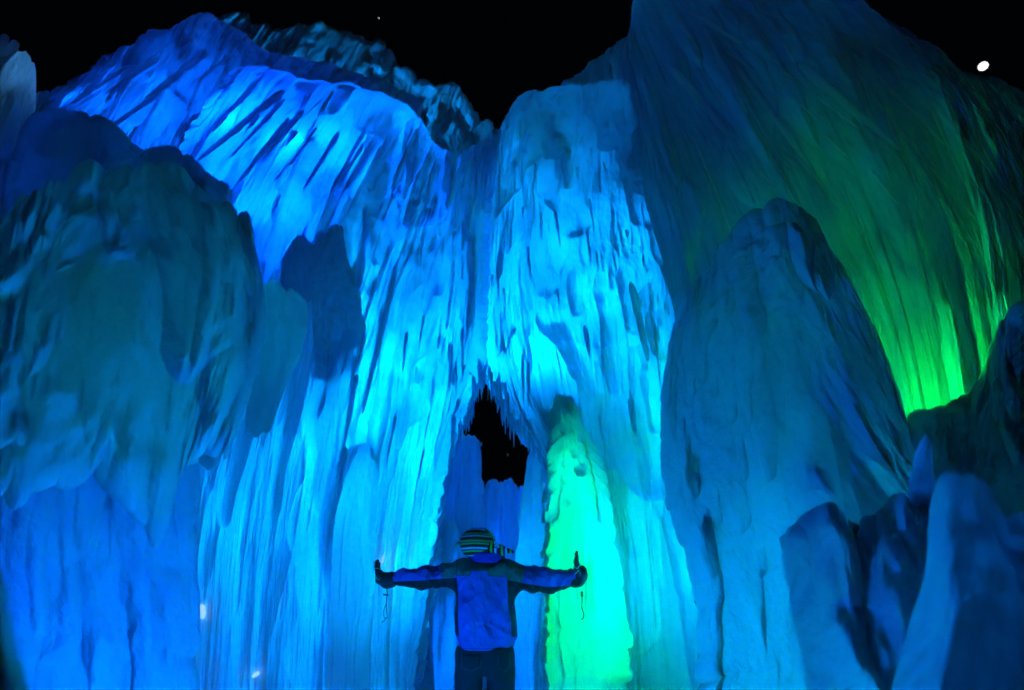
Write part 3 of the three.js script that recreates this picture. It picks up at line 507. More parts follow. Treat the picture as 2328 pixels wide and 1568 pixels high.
// the fine fringe of hanging icicles round the top of the opening
{
  const r = rng(99), edge = (sheet, line, n) => {
    for (let k = 0; k < n; k++) {
      const f = (k + r() * 0.8) / n * (line.length - 1), i = Math.min(line.length - 2, Math.floor(f)), w = f - i, x = line[i][0] + (line[i + 1][0] - line[i][0]) * w + (r() - 0.5) * 8, y = line[i][1] + (line[i + 1][1] - line[i][1]) * w, d = sheet.depthAt(x, y) - 0.03 - 0.1 * r();
      const len = (14 + 58 * r() * r()) * (k % 3 ? 0.7 : 1.25);
      part('icicle', icicleAt(x, y - 14, x + (r() - 0.5) * 4, y + len, d, d, 1.7 + 2.6 * r(), 400 + k, 0.8), iceClear, sheet.root);
    }
  };
  edge(centreLeft, [[1106, 838], [1092, 868], [1076, 905], [1060, 950], [1032, 1005], [1016, 1060]], 30);
  edge(centreRight, [[1108, 840], [1122, 872], [1136, 900], [1160, 945], [1182, 975], [1206, 1004], [1224, 1030]], 38);
}
// leaf-like plates of ice along both edges of the opening
{
  const r = rng(321), plate = (sheet, x, y, rx, ry, turn, lean) => {
    const d = sheet.depthAt(x, y), sc = d / FOCAL, g = new THREE.SphereGeometry(1, 18, 12), n = g.attributes.position, k0 = r() * 40;
    for (let i = 0; i < n.count; i++) { const X = n.getX(i), Y = n.getY(i), Z = n.getZ(i), k = 1 + 0.3 * N3(X * 1.7 + k0, Y * 1.7, Z * 1.7) + 0.1 * N3(X * 5 + k0, Y * 5, Z * 5); n.setXYZ(i, X * rx * sc * k * (1 - 0.35 * Y), Y * ry * sc * k, Z * rx * sc * 0.55 * k); }
    g.rotateY(lean); g.rotateZ(turn); g.computeVertexNormals();
    const p = P(x, y, d - 0.02); g.translate(p.x, p.y, p.z);
    part('plate', g, iceClear, sheet.root);
  };
  for (let k = 0; k < 26; k++) { const y = 1140 + k * 15.5 + r() * 8, x = 1004 - (y - 1140) * 0.135 + (r() - 0.6) * 14; plate(centreLeft, x, y, 5 + 6 * r(), 9 + 11 * r(), -0.5 + 0.7 * (r() - 0.5), r() - 0.5); }
  for (let k = 0; k < 18; k++) { const y = 1120 + k * 22 + r() * 12, x = 1240 + (r() - 0.4) * 12; plate(rightColumn, x, y, 5 + 6 * r(), 7 + 8 * r(), 0.4 * (r() - 0.5), r() - 0.5); }
}

// ---------------------------------------------------------------- the person
// a closed surface round the points where sdf(x, y, z) is negative
function surfaceNets(sdf, lo, hi, cell) {
  const n = [0, 1, 2].map((k) => Math.ceil((hi[k] - lo[k]) / cell) + 1), S = (i, j, k) => (k * n[1] + j) * n[0] + i, f = new Float32Array(n[0] * n[1] * n[2]);
  for (let k = 0; k < n[2]; k++) for (let j = 0; j < n[1]; j++) for (let i = 0; i < n[0]; i++) f[S(i, j, k)] = sdf(lo[0] + i * cell, lo[1] + j * cell, lo[2] + k * cell);
  const at = new Int32Array(f.length).fill(-1), pos = [], index = [];
  for (let k = 0; k < n[2] - 1; k++) for (let j = 0; j < n[1] - 1; j++) for (let i = 0; i < n[0] - 1; i++) {
    let c = 0, x = 0, y = 0, z = 0, m = 0; const v = [];
    for (let q = 0; q < 8; q++) { v[q] = f[S(i + (q & 1), j + ((q >> 1) & 1), k + (q >> 2))]; if (v[q] < 0) m++; }
    if (m === 0 || m === 8) continue;
    for (let a = 0; a < 8; a++) for (const b of [a ^ 1, a ^ 2, a ^ 4]) if (b > a && (v[a] < 0) !== (v[b] < 0)) {
      const t = v[a] / (v[a] - v[b]);
      x += (a & 1) + t * ((b & 1) - (a & 1)); y += ((a >> 1) & 1) + t * (((b >> 1) & 1) - ((a >> 1) & 1)); z += (a >> 2) + t * ((b >> 2) - (a >> 2)); c++;
    }
    at[S(i, j, k)] = pos.length / 3;
    pos.push(lo[0] + (i + x / c) * cell, lo[1] + (j + y / c) * cell, lo[2] + (k + z / c) * cell);
  }
  const quad = (a, b, c, d, flip) => { if (Math.min(a, b, c, d) < 0) return; flip ? index.push(a, c, b, b, c, d) : index.push(a, b, c, b, d, c); };
  for (let k = 1; k < n[2] - 1; k++) for (let j = 1; j < n[1] - 1; j++) for (let i = 1; i < n[0] - 1; i++) {
    const v = f[S(i, j, k)] < 0;
    if (v !== f[S(i + 1, j, k)] < 0) quad(at[S(i, j - 1, k - 1)], at[S(i, j, k - 1)], at[S(i, j - 1, k)], at[S(i, j, k)], !v);
    if (v !== f[S(i, j + 1, k)] < 0) quad(at[S(i - 1, j, k - 1)], at[S(i, j, k - 1)], at[S(i - 1, j, k)], at[S(i, j, k)], v);
    if (v !== f[S(i, j, k + 1)] < 0) quad(at[S(i - 1, j - 1, k)], at[S(i, j - 1, k)], at[S(i - 1, j, k)], at[S(i, j, k)], !v);
  }
  const nor = [], e = cell * 0.7;
  for (let q = 0; q < pos.length; q += 3) {
    const [x, y, z] = [pos[q], pos[q + 1], pos[q + 2]], g = new THREE.Vector3(sdf(x + e, y, z) - sdf(x - e, y, z), sdf(x, y + e, z) - sdf(x, y - e, z), sdf(x, y, z + e) - sdf(x, y, z - e)).normalize();
    nor.push(g.x, g.y, g.z);
  }
  const g = new THREE.BufferGeometry();
  g.setAttribute('position', new THREE.Float32BufferAttribute(pos, 3));
  g.setAttribute('normal', new THREE.Float32BufferAttribute(nor, 3));
  g.setIndex(index);
  return g;
}
const smin = (a, b, k) => { const h = clamp(0.5 + 0.5 * (b - a) / k, 0, 1); return b + (a - b) * h - k * h * (1 - h); };
function capsule(x, y, z, a, b, ra, rb) {
  const bx = b[0] - a[0], by = b[1] - a[1], bz = b[2] - a[2], px = x - a[0], py = y - a[1], pz = z - a[2], t = clamp((px * bx + py * by + pz * bz) / (bx * bx + by * by + bz * bz), 0, 1);
  return Math.hypot(px - bx * t, py - by * t, pz - bz * t) - (ra + (rb - ra) * t);
}
const ellipsoid = (x, y, z, c, r) => { const k = Math.hypot((x - c[0]) / r[0], (y - c[1]) / r[1], (z - c[2]) / r[2]); return (k - 1) * Math.min(...r) * (k > 1 ? 1 : 1); };
const ZP = 4.0, Q = (x, y, dz = 0) => { const p = onPlane(x, y, ZP); return [p.x, p.y, p.z + dz]; };   // the person's upright plane, 4 m ahead
function planarUV(g, x0, x1, y0, y1) {
  const p = g.attributes.position, uv = [];
  for (let i = 0; i < p.count; i++) uv.push((p.getX(i) - x0) / (x1 - x0), (p.getY(i) - y0) / (y1 - y0));
  g.setAttribute('uv', new THREE.Float32BufferAttribute(uv, 2));
  return g;
}
{
  const px = 1 / 320;                                     // metres per preview pixel there
  const [cx, hemY] = Q(1103, 1471), neckY = Q(1103, 1283)[1], hipY = hemY + 0.02, headY = Q(1088, 1236)[1], headX = Q(1090, 1236)[0];
  const root = thing('person', new THREE.Vector3(cx, 0, -ZP), 'person seen from behind in blue jacket and striped hat, arms spread to the ice', 'person');
  // body
  const shL = Q(1052, 1298), elL = Q(965, 1312, -0.02), wrL = Q(884, 1317, -0.05), shR = Q(1156, 1300), elR = Q(1238, 1319, -0.02), wrR = Q(1308, 1317, -0.05);
  const legs = [[[cx - 0.1, hipY - 0.02, -ZP], [cx - 0.115, 0.48, -ZP - 0.01], [cx - 0.125, 0.1, -ZP]], [[cx + 0.1, hipY - 0.02, -ZP], [cx + 0.115, 0.48, -ZP - 0.01], [cx + 0.13, 0.1, -ZP]]];
  const bodySdf = (x, y, z) => {
    const hz = -ZP - 0.03;
    let d = ellipsoid(x, y, z, [headX, headY + 0.005, hz], [0.076, 0.105, 0.092]);
    d = smin(d, ellipsoid(x, y, z, [headX, headY - 0.06, hz - 0.035], [0.055, 0.055, 0.06]), 0.03);
    d = smin(d, capsule(x, y, z, [headX, headY - 0.01, hz - 0.09], [headX, headY - 0.032, hz - 0.103], 0.011, 0.016), 0.012);
    for (const s of [-1, 1]) {
      d = smin(d, ellipsoid(x, y, z, [headX + s * 0.078, headY - 0.015, hz + 0.01], [0.012, 0.03, 0.02]), 0.008);
      d = Math.max(d, -ellipsoid(x, y, z, [headX + s * 0.031, headY + 0.008, hz - 0.1], [0.017, 0.011, 0.014]));
      d = smin(d, ellipsoid(x, y, z, [headX + s * 0.031, headY + 0.006, hz - 0.082], [0.012, 0.012, 0.012]), 0.004);
    }
    d = Math.max(d, -ellipsoid(x, y, z, [headX, headY - 0.066, hz - 0.101], [0.025, 0.004, 0.012]));
    d = smin(d, capsule(x, y, z, [headX, headY - 0.06, hz + 0.02], [cx, neckY - 0.03, -ZP], 0.052, 0.06), 0.03);
    d = smin(d, ellipsoid(x, y, z, [cx, (neckY + hemY) / 2, -ZP], [0.155, 0.33, 0.095]), 0.06);
    for (const a of [[shL, elL, wrL], [shR, elR, wrR]]) { d = smin(d, capsule(x, y, z, a[0], a[1], 0.052, 0.042), 0.04); d = smin(d, capsule(x, y, z, a[1], a[2], 0.042, 0.03), 0.02); }
    for (const l of legs) { d = smin(d, capsule(x, y, z, l[0], l[1], 0.07, 0.05), 0.04); d = smin(d, capsule(x, y, z, l[1], l[2], 0.05, 0.038), 0.02); d = smin(d, capsule(x, y, z, [l[2][0], 0.06, -ZP + 0.02], [l[2][0], 0.045, -ZP - 0.15], 0.038, 0.032), 0.02); }
    return d;
  };
  part('body', surfaceNets(bodySdf, [cx - 0.85, -0.02, -ZP - 0.3], [cx + 0.85, headY + 0.2, -ZP + 0.2], 0.013), new THREE.MeshStandardMaterial({ color: new THREE.Color(0.5, 0.33, 0.25), roughness: 0.6 }), root);

  // jacket
  const topY = Q(1103, 1272)[1];
  const halfW = (y) => { const t = (topY - y) / (topY - hemY); return 0.165 + 0.03 * smooth(0, 0.3, t) + 0.022 * smooth(0.35, 0.75, t) - 0.02 * smooth(0.8, 1, t); };
  const sleeve = (x, y, z, a, b, c, r) => smin(capsule(x, y, z, a, b, r[0], r[1]), capsule(x, y, z, b, c, r[1], r[2]), 0.03);
  const jacketSdf = (x, y, z) => {
    const zz = z + ZP, a = halfW(y), b = 0.125 + 0.012 * smooth(topY - 0.1, hemY, y), off = 0.012 * smooth(hemY, topY - 0.2, y);
    const k = Math.pow(Math.pow(Math.abs(x - cx + 0.004 * Math.sin(y * 9)) / a, 2.4) + Math.pow(Math.abs(zz - off) / b, 2.4), 1 / 2.4);
    let d = (k - 1) * b;
    const slope = topY - 0.008 - 0.2 * Math.max(0, Math.abs(x - cx) - 0.07) - (zz > 0 ? zz * 0.25 : -zz * 0.3);
    d = -smin(-d, -(y - slope), 0.05);
    d = smin(d, sleeve(x, y, z, [shL[0] + 0.02, shL[1] - 0.012, shL[2]], elL, wrL, [0.092, 0.074, 0.056]), 0.05);
    d = smin(d, sleeve(x, y, z, [shR[0] - 0.02, shR[1] - 0.012, shR[2]], elR, wrR, [0.092, 0.08, 0.055]), 0.05);
    const out = Math.abs(x - cx), arm = smooth(0.2, 0.28, out), along = x * 26 + y * 14 + 3 * N3(x * 4, y * 4, z * 4);
    d += arm * (0.03 * (Math.abs(Math.sin(along * 0.5)) - 0.5) * (0.5 + N3(x * 5, y * 8, z * 5)) - 0.016 * N3(x * 11, y * 7, z * 9) - 0.006 * N3(x * 26, y * 20, z * 22));
    d += (1 - arm) * (0.026 * N3(x * 5 + y * 2.5, y * 3.2, z * 5 + 4) + 0.012 * N3(x * 13 + y * 8, y * 7, z * 9) - 0.008 * Math.exp(-1 * (((y - (topY - 0.4)) + 0.5 * (x - cx) - 0.02) / 0.02) ** 2) * smooth(-0.05, 0.12, x - cx));
    return Math.max(d, hemY - y, x - wrR[0] - 0.004, wrL[0] - 0.004 - x);
  };
  const jg = surfaceNets(jacketSdf, [wrL[0] - 0.05, hemY - 0.04, -ZP - 0.24], [wrR[0] + 0.05, topY + 0.08, -ZP + 0.24], 0.0075);
  const x0 = Q(850, 1300)[0], x1 = Q(1350, 1300)[0], y0 = Q(1103, 1490)[1], y1 = Q(1103, 1250)[1], TW = 1500, TH = 720;
  const cv = document.createElement('canvas'); cv.width = TW; cv.height = TH;
  const c2 = cv.getContext('2d'), M = (x, y) => { const p = Q(x, y); return [(p[0] - x0) / (x1 - x0) * TW, (y1 - p[1]) / (y1 - y0) * TH]; };
  const poly = (pts, col) => { c2.fillStyle = col; c2.beginPath(); pts.forEach((p, i) => { const [a, b] = M(...p); i ? c2.lineTo(a, b) : c2.moveTo(a, b); }); c2.fill(); };
  const JB = '#1f57b8', JG = '#5d6a5c', JK = '#07080b';
  c2.fillStyle = JB; c2.fillRect(0, 0, TW, TH);
  poly([[1004, 1230], [1190, 1230], [1190, 1300], [1182, 1345], [1153, 1310], [1112, 1306], [1112, 1295], [1072, 1295], [1072, 1306], [1041, 1306], [1012, 1322], [1000, 1290]], JG);
  poly([[840, 1323], [885, 1322], [960, 1318], [1041, 1311], [1043, 1330], [1046, 1440], [1034, 1440], [1020, 1360], [840, 1360]], JK);
  poly([[1154, 1316], [1200, 1326], [1240, 1333], [1300, 1332], [1330, 1330], [1330, 1370], [1200, 1370], [1190, 1443], [1163, 1443], [1161, 1400], [1155, 1370]], JK);
  c2.lineWidth = 3; c2.strokeStyle = 'rgba(6,8,20,0.75)';
  for (const l of [[[1041, 1266], [1041, 1316], [1043, 1440]], [[1153, 1270], [1153, 1312], [1160, 1440]], [[1040, 1466], [1166, 1466]], [[1041, 1306], [1072, 1306], [1072, 1295], [1112, 1295], [1112, 1306], [1153, 1310]]]) { c2.beginPath(); l.forEach((p, i) => { const [a, b] = M(...p); i ? c2.lineTo(a, b) : c2.moveTo(a, b); }); c2.stroke(); }
  const jt = new THREE.CanvasTexture(cv); jt.colorSpace = THREE.SRGBColorSpace; jt.magFilter = THREE.LinearFilter;
  const weave = fbmTexture(256, 31, 24, 24, 4, (v, x, y) => grey(v)); weave.repeat.set(5, 2.4);
  const wrinkle = fbmTexture(512, 33, 5, 3, 5, (v) => grey(1 - Math.abs(2 * v - 1) * 1.6)); wrinkle.repeat.set(2.2, 1.1);
  const cloth = new THREE.MeshPhysicalMaterial({ map: jt, roughness: 0.75, sheen: 0.4, sheenColor: new THREE.Color(0.4, 0.45, 0.6), sheenRoughness: 0.5, bumpMap: wrinkle, bumpScale: 0.02 });
  const jacket = part('jacket', planarUV(jg, x0, x1, y0, y1), cloth, root);
  const col = part('collar', surfaceNets((x, y, z) => {
    const zz = z + ZP + 0.02, ya = topY + 0.004 + zz * 0.12, k = Math.hypot((x - cx) / 0.118, zz / 0.092), ring = Math.hypot((k - 1) * 0.1, Math.max(0, Math.abs(y - ya) - 0.022)) - 0.014;
    return ring + 0.004 * N3(x * 14, y * 14, z * 14);
  }, [cx - 0.17, topY - 0.1, -ZP - 0.17], [cx + 0.17, topY + 0.09, -ZP + 0.15], 0.007), new THREE.MeshStandardMaterial({ color: new THREE.Color(0.016, 0.03, 0.42), roughness: 0.8 }), root);

  // trousers with two back pockets
  const denim = new THREE.MeshStandardMaterial({ color: new THREE.Color(0.009, 0.012, 0.016), roughness: 0.9, bumpMap: weave, bumpScale: 0.002 });
  const trouserSdf = (x, y, z) => {
    let d = ellipsoid(x, y, z, [cx, hipY, -ZP + 0.005], [0.19, 0.16, 0.125]);
    for (const s of [-1, 1]) { d = smin(d, ellipsoid(x, y, z, [cx + s * 0.085, hipY - 0.09, -ZP + 0.05], [0.1, 0.12, 0.1]), 0.04); }
    legs.forEach((l, i) => { d = smin(d, smin(capsule(x, y, z, [l[0][0], hipY - 0.06, -ZP], l[1], 0.1, 0.09), capsule(x, y, z, l[1], l[2], 0.09, 0.085), 0.02), 0.012); });
    d += 0.006 * N3(x * 9, y * 6, z * 9) + 0.004 * N3(x * 18, y * 14 + x * 9, z * 16);
    return Math.max(d, y - hemY - 0.012, 0.05 - y);
  };
  const tg = surfaceNets(trouserSdf, [cx - 0.29, 0.0, -ZP - 0.2], [cx + 0.29, hemY + 0.12, -ZP + 0.22], 0.011);
  const trousers = part('trousers', planarUV(tg, x0, x1, 0, 1), denim, root);
  for (const [s, pts] of [[-1, [[1051, 1478], [1098, 1478], [1097, 1505], [1075, 1516], [1052, 1508]]], [1, [[1134, 1478], [1160, 1478], [1160, 1504], [1150, 1517], [1133, 1508]]]]) {
    const loop = [], n = 6;
    pts.forEach((p, i) => { const b = pts[(i + 1) % pts.length]; for (let k = 0; k < n; k++) loop.push([p[0] + (b[0] - p[0]) * k / n, p[1] + (b[1] - p[1]) * k / n]); });
    const onto = (x, y) => { let z = -ZP + 0.2; while (z > -ZP && trouserSdf(x, y, z) > 0.004) z -= 0.002; return z; };
    const c = pts.reduce((a, p) => [a[0] + p[0] / 5, a[1] + p[1] / 5], [0, 0]), pos = [], idx = [], rings = 6;
    for (let q = 0; q <= rings; q++) for (const p of loop) { const w = 1 - q / rings, a = Q(c[0] + (p[0] - c[0]) * w, c[1] + (p[1] - c[1]) * w); pos.push(a[0], a[1], onto(a[0], a[1]) + (q === 0 ? -0.006 : 0.003)); }
    for (let q = 0; q < rings; q++) for (let i = 0; i < loop.length; i++) { const a = q * loop.length + i, b = q * loop.length + (i + 1) % loop.length; idx.push(a, a + loop.length, b, b, a + loop.length, b + loop.length); }
    const g = new THREE.BufferGeometry(); g.setAttribute('position', new THREE.Float32BufferAttribute(pos, 3)); g.setIndex(idx); g.computeVertexNormals();
    part('pocket', planarUV(g, x0, x1, 0, 1), denim, trousers);
    const seam = new THREE.CatmullRomCurve3(pts.slice(1).concat([pts[0]]).map((p) => { const a = Q(c[0] + (p[0] - c[0]) * 0.92, c[1] + (p[1] - c[1]) * 0.92); return new THREE.Vector3(a[0], a[1], onto(a[0], a[1]) + 0.004); }), false, 'catmullrom', 0.05);
    part('stitching', new THREE.TubeGeometry(seam, 40, 0.0016, 5), new THREE.MeshStandardMaterial({ color: new THREE.Color(0.09, 0.1, 0.11), roughness: 0.9 }), trousers);
  }
  const bootMat = new THREE.MeshStandardMaterial({ color: 0x08090a, roughness: 0.7 });
  for (const l of legs) part('boot', surfaceNets((x, y, z) => Math.max(smin(capsule(x, y, z, [l[2][0], 0.16, -ZP], [l[2][0], 0.06, -ZP], 0.058, 0.06), capsule(x, y, z, [l[2][0], 0.055, -ZP], [l[2][0], 0.045, -ZP - 0.17], 0.056, 0.048), 0.03), -0.0 - y), [l[2][0] - 0.09, -0.03, -ZP - 0.26], [l[2][0] + 0.09, 0.25, -ZP + 0.1], 0.011), bootMat, root);

  // gloves
  const black = new THREE.MeshStandardMaterial({ color: new THREE.Color(0.008, 0.009, 0.012), roughness: 0.65 }), piping = new THREE.MeshStandardMaterial({ color: new THREE.Color(0.75, 0.8, 0.82), roughness: 0.6 });
  const tube = (pts, r, n = 24) => new THREE.TubeGeometry(new THREE.CatmullRomCurve3(pts.map((p) => new THREE.Vector3(...p))), n, r, 6);
  const glove = (side, wrist, cuff, palm, fingers, thumb, box) => {
    const g = part('glove', surfaceNets((x, y, z) => {
      let d = capsule(x, y, z, cuff, wrist, 0.054, 0.047);
      d = smin(d, capsule(x, y, z, wrist, palm[0], 0.045, 0.04), 0.03);
      d = smin(d, capsule(x, y, z, palm[0], palm[1], 0.038, 0.032), 0.02);
      for (const f of fingers) for (let k = 0; k < f.length - 1; k++) d = smin(d, capsule(x, y, z, f[k], f[k + 1], 0.0155 - 0.0015 * k, 0.0145 - 0.0015 * k), 0.008);
      for (let k = 0; k < thumb.length - 1; k++) d = smin(d, capsule(x, y, z, thumb[k], thumb[k + 1], 0.019 - 0.002 * k, 0.0165 - 0.002 * k), 0.012);
      return d + 0.0025 * N3(x * 40, y * 40, z * 40);
    }, box[0], box[1], 0.005), black, root);
    return g;
  };
  {  // left: palm against the wall, fingers up behind the edge of the ice
    const w = Q(876, 1320, -0.05), pl = Q(860, 1314, -0.06), pu = Q(853, 1304, -0.08), F4 = [];
    for (let k = 0; k < 4; k++) { const z = -0.035 - k * 0.026, len = [0.9, 1.05, 1, 0.8][k]; F4.push([Q(852, 1304, z - 0.03), Q(848, 1304 - 11 * len, z - 0.035), Q(847, 1304 - 20 * len, z - 0.04), Q(849, 1304 - 28 * len, z - 0.042)]); }
    const th = [Q(860, 1308, -0.01), Q(855, 1296, 0.0), Q(853, 1286, 0.005)];
    const g = glove(-1, w, Q(886, 1318, -0.05), [pl, pu], F4, th, [[w[0] - 0.2, w[1] - 0.1, -ZP - 0.22], [w[0] + 0.09, w[1] + 0.17, -ZP + 0.07]]);
    part('piping', tube([Q(851, 1293, 0.012), Q(858, 1291, 0.02), Q(866, 1294, 0.0)], 0.0018), piping, g);
    part('piping', tube([Q(852, 1311, -0.02), Q(857, 1316, -0.012), Q(862, 1318, -0.01)], 0.0018), piping, g);
    const s = part('wrist_strap', tube([Q(879, 1336, 0), Q(880, 1350, 0), Q(878, 1368, 0), Q(879, 1390, 0.004), Q(880, 1402, 0.01), Q(874, 1410, 0.02), Q(869, 1413, 0.02)], 0.0032, 40), black, root);
    const t = new THREE.CapsuleGeometry(0.0055, 0.028, 4, 10); t.rotateZ(Math.PI / 2 - 0.12); const tp = Q(877, 1351.5, 0.006); t.translate(...tp); part('toggle', t, black, s);
    part('strap_loop', tube([Q(879, 1370, 0), Q(873, 1385, 0.005), Q(873, 1402, 0.006), Q(878, 1406, 0.008)], 0.0022), black, s);
  }
  {  // right: fingers up along the ice, thumb side towards the camera
    const w = Q(1316, 1317, -0.05), pl = Q(1324, 1308, -0.05), pu = Q(1326, 1297, -0.06), F4 = [];
    for (let k = 0; k < 4; k++) { const z = -0.02 - k * 0.026, len = [0.92, 1.08, 1, 0.82][k]; F4.push([Q(1319, 1296, z - 0.02), Q(1315, 1296 - 14 * len, z - 0.025), Q(1313, 1296 - 27 * len, z - 0.03), Q(1314, 1296 - 38 * len, z - 0.03)]); }
    const th = [Q(1316, 1304, -0.005), Q(1310, 1290, 0.01), Q(1308, 1276, 0.015), Q(1310, 1264, 0.012)];
    const g = glove(1, w, Q(1306, 1317, -0.05), [pl, pu], F4, th, [[w[0] - 0.12, w[1] - 0.1, -ZP - 0.22], [w[0] + 0.14, w[1] + 0.26, -ZP + 0.08]]);
    part('piping', tube([Q(1306, 1262, 0.03), Q(1303.5, 1274, 0.034), Q(1305, 1288, 0.034), Q(1311, 1291, 0.034), Q(1319, 1283, 0.012)], 0.0018, 40), piping, g);
    part('piping', tube([Q(1305, 1306, 0.012), Q(1311, 1300, 0.022), Q(1316, 1295, 0.018)], 0.0018), piping, g);
    const s = part('wrist_strap', tube([Q(1323, 1350, 0), Q(1323.5, 1366, 0), Q(1323, 1380, 0), Q(1327, 1396, 0.004), Q(1325, 1405, 0.01), Q(1321, 1407, 0.012)], 0.0042, 40), black, root);
    const ringG = new THREE.TorusGeometry(0.013, 0.002, 8, 20); ringG.scale(0.7, 1.2, 1); ringG.translate(...Q(1323, 1340, 0)); part('ring', ringG, piping, s);
    const bk = new THREE.CapsuleGeometry(0.009, 0.02, 4, 10); bk.translate(...Q(1323, 1350, 0.003)); part('buckle', bk, black, s);
  }

  // striped fleece hat
  const hatC = Q(1087, 1235, -0.03), hx0 = Q(1040, 1235)[0], hx1 = Q(1170, 1235)[0], hy0 = Q(1090, 1275)[1], hy1 = Q(1090, 1195)[1], HS = 512;
  const bands = [[0.06, 'n'], [0.11, 'l'], [0.2, 'k'], [0.245, 'g'], [0.275, 'n'], [0.32, 'l'], [0.42, 'k'], [0.465, 'g'], [0.515, 'n'], [0.555, 'g'], [0.65, 'k'], [0.7, 'l'], [0.75, 'n'], [0.795, 'g'], [0.89, 'k'], [0.925, 'l'], [0.955, 'n'], [1, 'g']];
  const HC = { k: [5, 6, 9], g: [120, 205, 70], l: [190, 215, 235], n: [22, 40, 110] };
  const hd = new Uint8Array(HS * HS * 4), band = (t) => HC[(bands.find((b) => t < b[0]) ?? [1, 'k'])[1]];
  const ring = ['k', 'g', 'k', 'l', 'n', 'g', 'k', 'g', 'l', 'k'];
  for (let j = 0; j < HS; j++) for (let i = 0; i < HS; i++) {
    const X = 1040 + 130 * i / HS, Y = 1275 - 80 * j / HS, e = Math.hypot((X - 1079) / 42, (Y - 1232) / 35);
    let c = band((Y - 1198 + 1.2 * Math.sin((X - 1060) / 14)) / 72);
    const a = Math.atan2(Y - 1232, X - 1079);
    if (e > 1 && X > 1062) c = HC[ring[clamp(Math.floor((e - 1) * 26), 0, 9)]];
    if (e > 0.97 && e < 1.0 && X > 1062) c = HC.k;
    const n = 0.85 + 0.3 * (N3(i * 0.4, j * 0.4, 3) * 0.5 + 0.5);
    hd.set([c[0] * n, c[1] * n, c[2] * n, 255].map((v) => Math.min(255, v)), (j * HS + i) * 4);
  }
  const hatTex = new THREE.DataTexture(hd, HS, HS); hatTex.colorSpace = THREE.SRGBColorSpace; hatTex.magFilter = THREE.LinearFilter; hatTex.needsUpdate = true;
  const fleece = new THREE.MeshPhysicalMaterial({ map: hatTex, roughness: 0.95, sheen: 0.5, sheenColor: new THREE.Color(0.5, 0.5, 0.5), bumpMap: weave, bumpScale: 0.002 });
  const rx = 41.5 * px, ry = 36 * px;
  const hg = surfaceNets((x, y, z) => {
    let d = ellipsoid(x, y, z, hatC, [rx, ry, 0.115]);
    d = smin(d, ellipsoid(x, y, z, [hatC[0] - 0.03, hatC[1] + 0.004, hatC[2] + 0.03], [0.105, 0.098, 0.1]), 0.02);
    d += 0.0035 * N3(x * 16, y * 16, z * 16);
    const open = ellipsoid(x, y, z, [headX, headY - 0.02, hatC[2] - 0.06], [0.085, 0.115, 0.1]);
    return Math.max(d, -open);
  }, [hatC[0] - 0.17, hatC[1] - 0.16, hatC[2] - 0.16], [hatC[0] + 0.17, hatC[1] + 0.16, hatC[2] + 0.17], 0.0055);
  const hat = part('hat', planarUV(hg, hx0, hx1, hy0, hy1), fleece, root);
  {  // pointed tail at the right, striped across
    const a = new THREE.Vector3(...Q(1112, 1254, 0.03)), b = new THREE.Vector3(...Q(1168, 1254, 0.06)), g = new THREE.CylinderGeometry(0.007, 0.064, a.distanceTo(b), 24, 24), n = g.attributes.position;
    for (let i = 0; i < n.count; i++) { const t = n.getY(i) / a.distanceTo(b) + 0.5; n.setX(i, n.getX(i) * (1 + 0.12 * Math.sin(t * 14)) - 0.012 * Math.sin(t * Math.PI)); n.setZ(i, n.getZ(i) * 0.7); }
    g.computeVertexNormals();
    g.applyQuaternion(new THREE.Quaternion().setFromUnitVectors(new THREE.Vector3(0, 1, 0), b.clone().sub(a).normalize())); g.translate(...a.clone().add(b).multiplyScalar(0.5).toArray());
    const sd = new Uint8Array(64 * 128 * 4), seq = ['k', 'g', 'k', 'l', 'n', 'k', 'g', 'n', 'l', 'k', 'g', 'k'];
    for (let j = 0; j < 128; j++) for (let i = 0; i < 64; i++) sd.set([...HC[seq[Math.min(11, Math.floor(j / 128 * 12))]], 255], (j * 64 + i) * 4);
    const st = new THREE.DataTexture(sd, 64, 128); st.colorSpace = THREE.SRGBColorSpace; st.magFilter = THREE.LinearFilter; st.needsUpdate = true;
    part('hat_tail', g, new THREE.MeshPhysicalMaterial({ map: st, roughness: 0.95, sheen: 0.5, sheenColor: new THREE.Color(0.5, 0.5, 0.5) }), hat);
  }
  const rr = rng(77), tassel = (at, way, mats, n, len) => {
    const groups = mats.map(() => []);
    for (let k = 0; k < n; k++) {
      const d = new THREE.Vector3(...way).add(new THREE.Vector3(rr() - 0.5, rr() - 0.5, rr() - 0.3).multiplyScalar(1.9)).normalize(), l = len * (0.7 + 0.5 * rr());
      const g = new THREE.CapsuleGeometry(0.0075, l, 3, 7); g.scale(1, 1, 0.6); g.translate(0, l / 2, 0); g.applyQuaternion(new THREE.Quaternion().setFromUnitVectors(new THREE.Vector3(0, 1, 0), d)); g.translate(...at);
      groups[k % mats.length].push(g);
    }
    return groups.map((g) => mergeGeometries(g));
  };
  const pale = new THREE.MeshStandardMaterial({ color: new THREE.Color(0.55, 0.68, 0.78), roughness: 0.95 }), navy = new THREE.MeshStandardMaterial({ color: new THREE.Color(0.01, 0.02, 0.15), roughness: 0.95 }), lime = new THREE.MeshStandardMaterial({ color: new THREE.Color(0.2, 0.55, 0.08), roughness: 0.95 });
  tassel(Q(1131, 1239, 0.09), [0.1, 0.1, 1], [pale, navy, pale], 26, 0.024).forEach((g, k) => part('tassel', g, [pale, navy, pale][k], hat));
  tassel(Q(1046, 1234, 0.04), [-1, -0.35, 0.4], [navy, lime, pale], 20, 0.026).forEach((g, k) => part('tassel', g, [navy, lime, pale][k], hat));
}
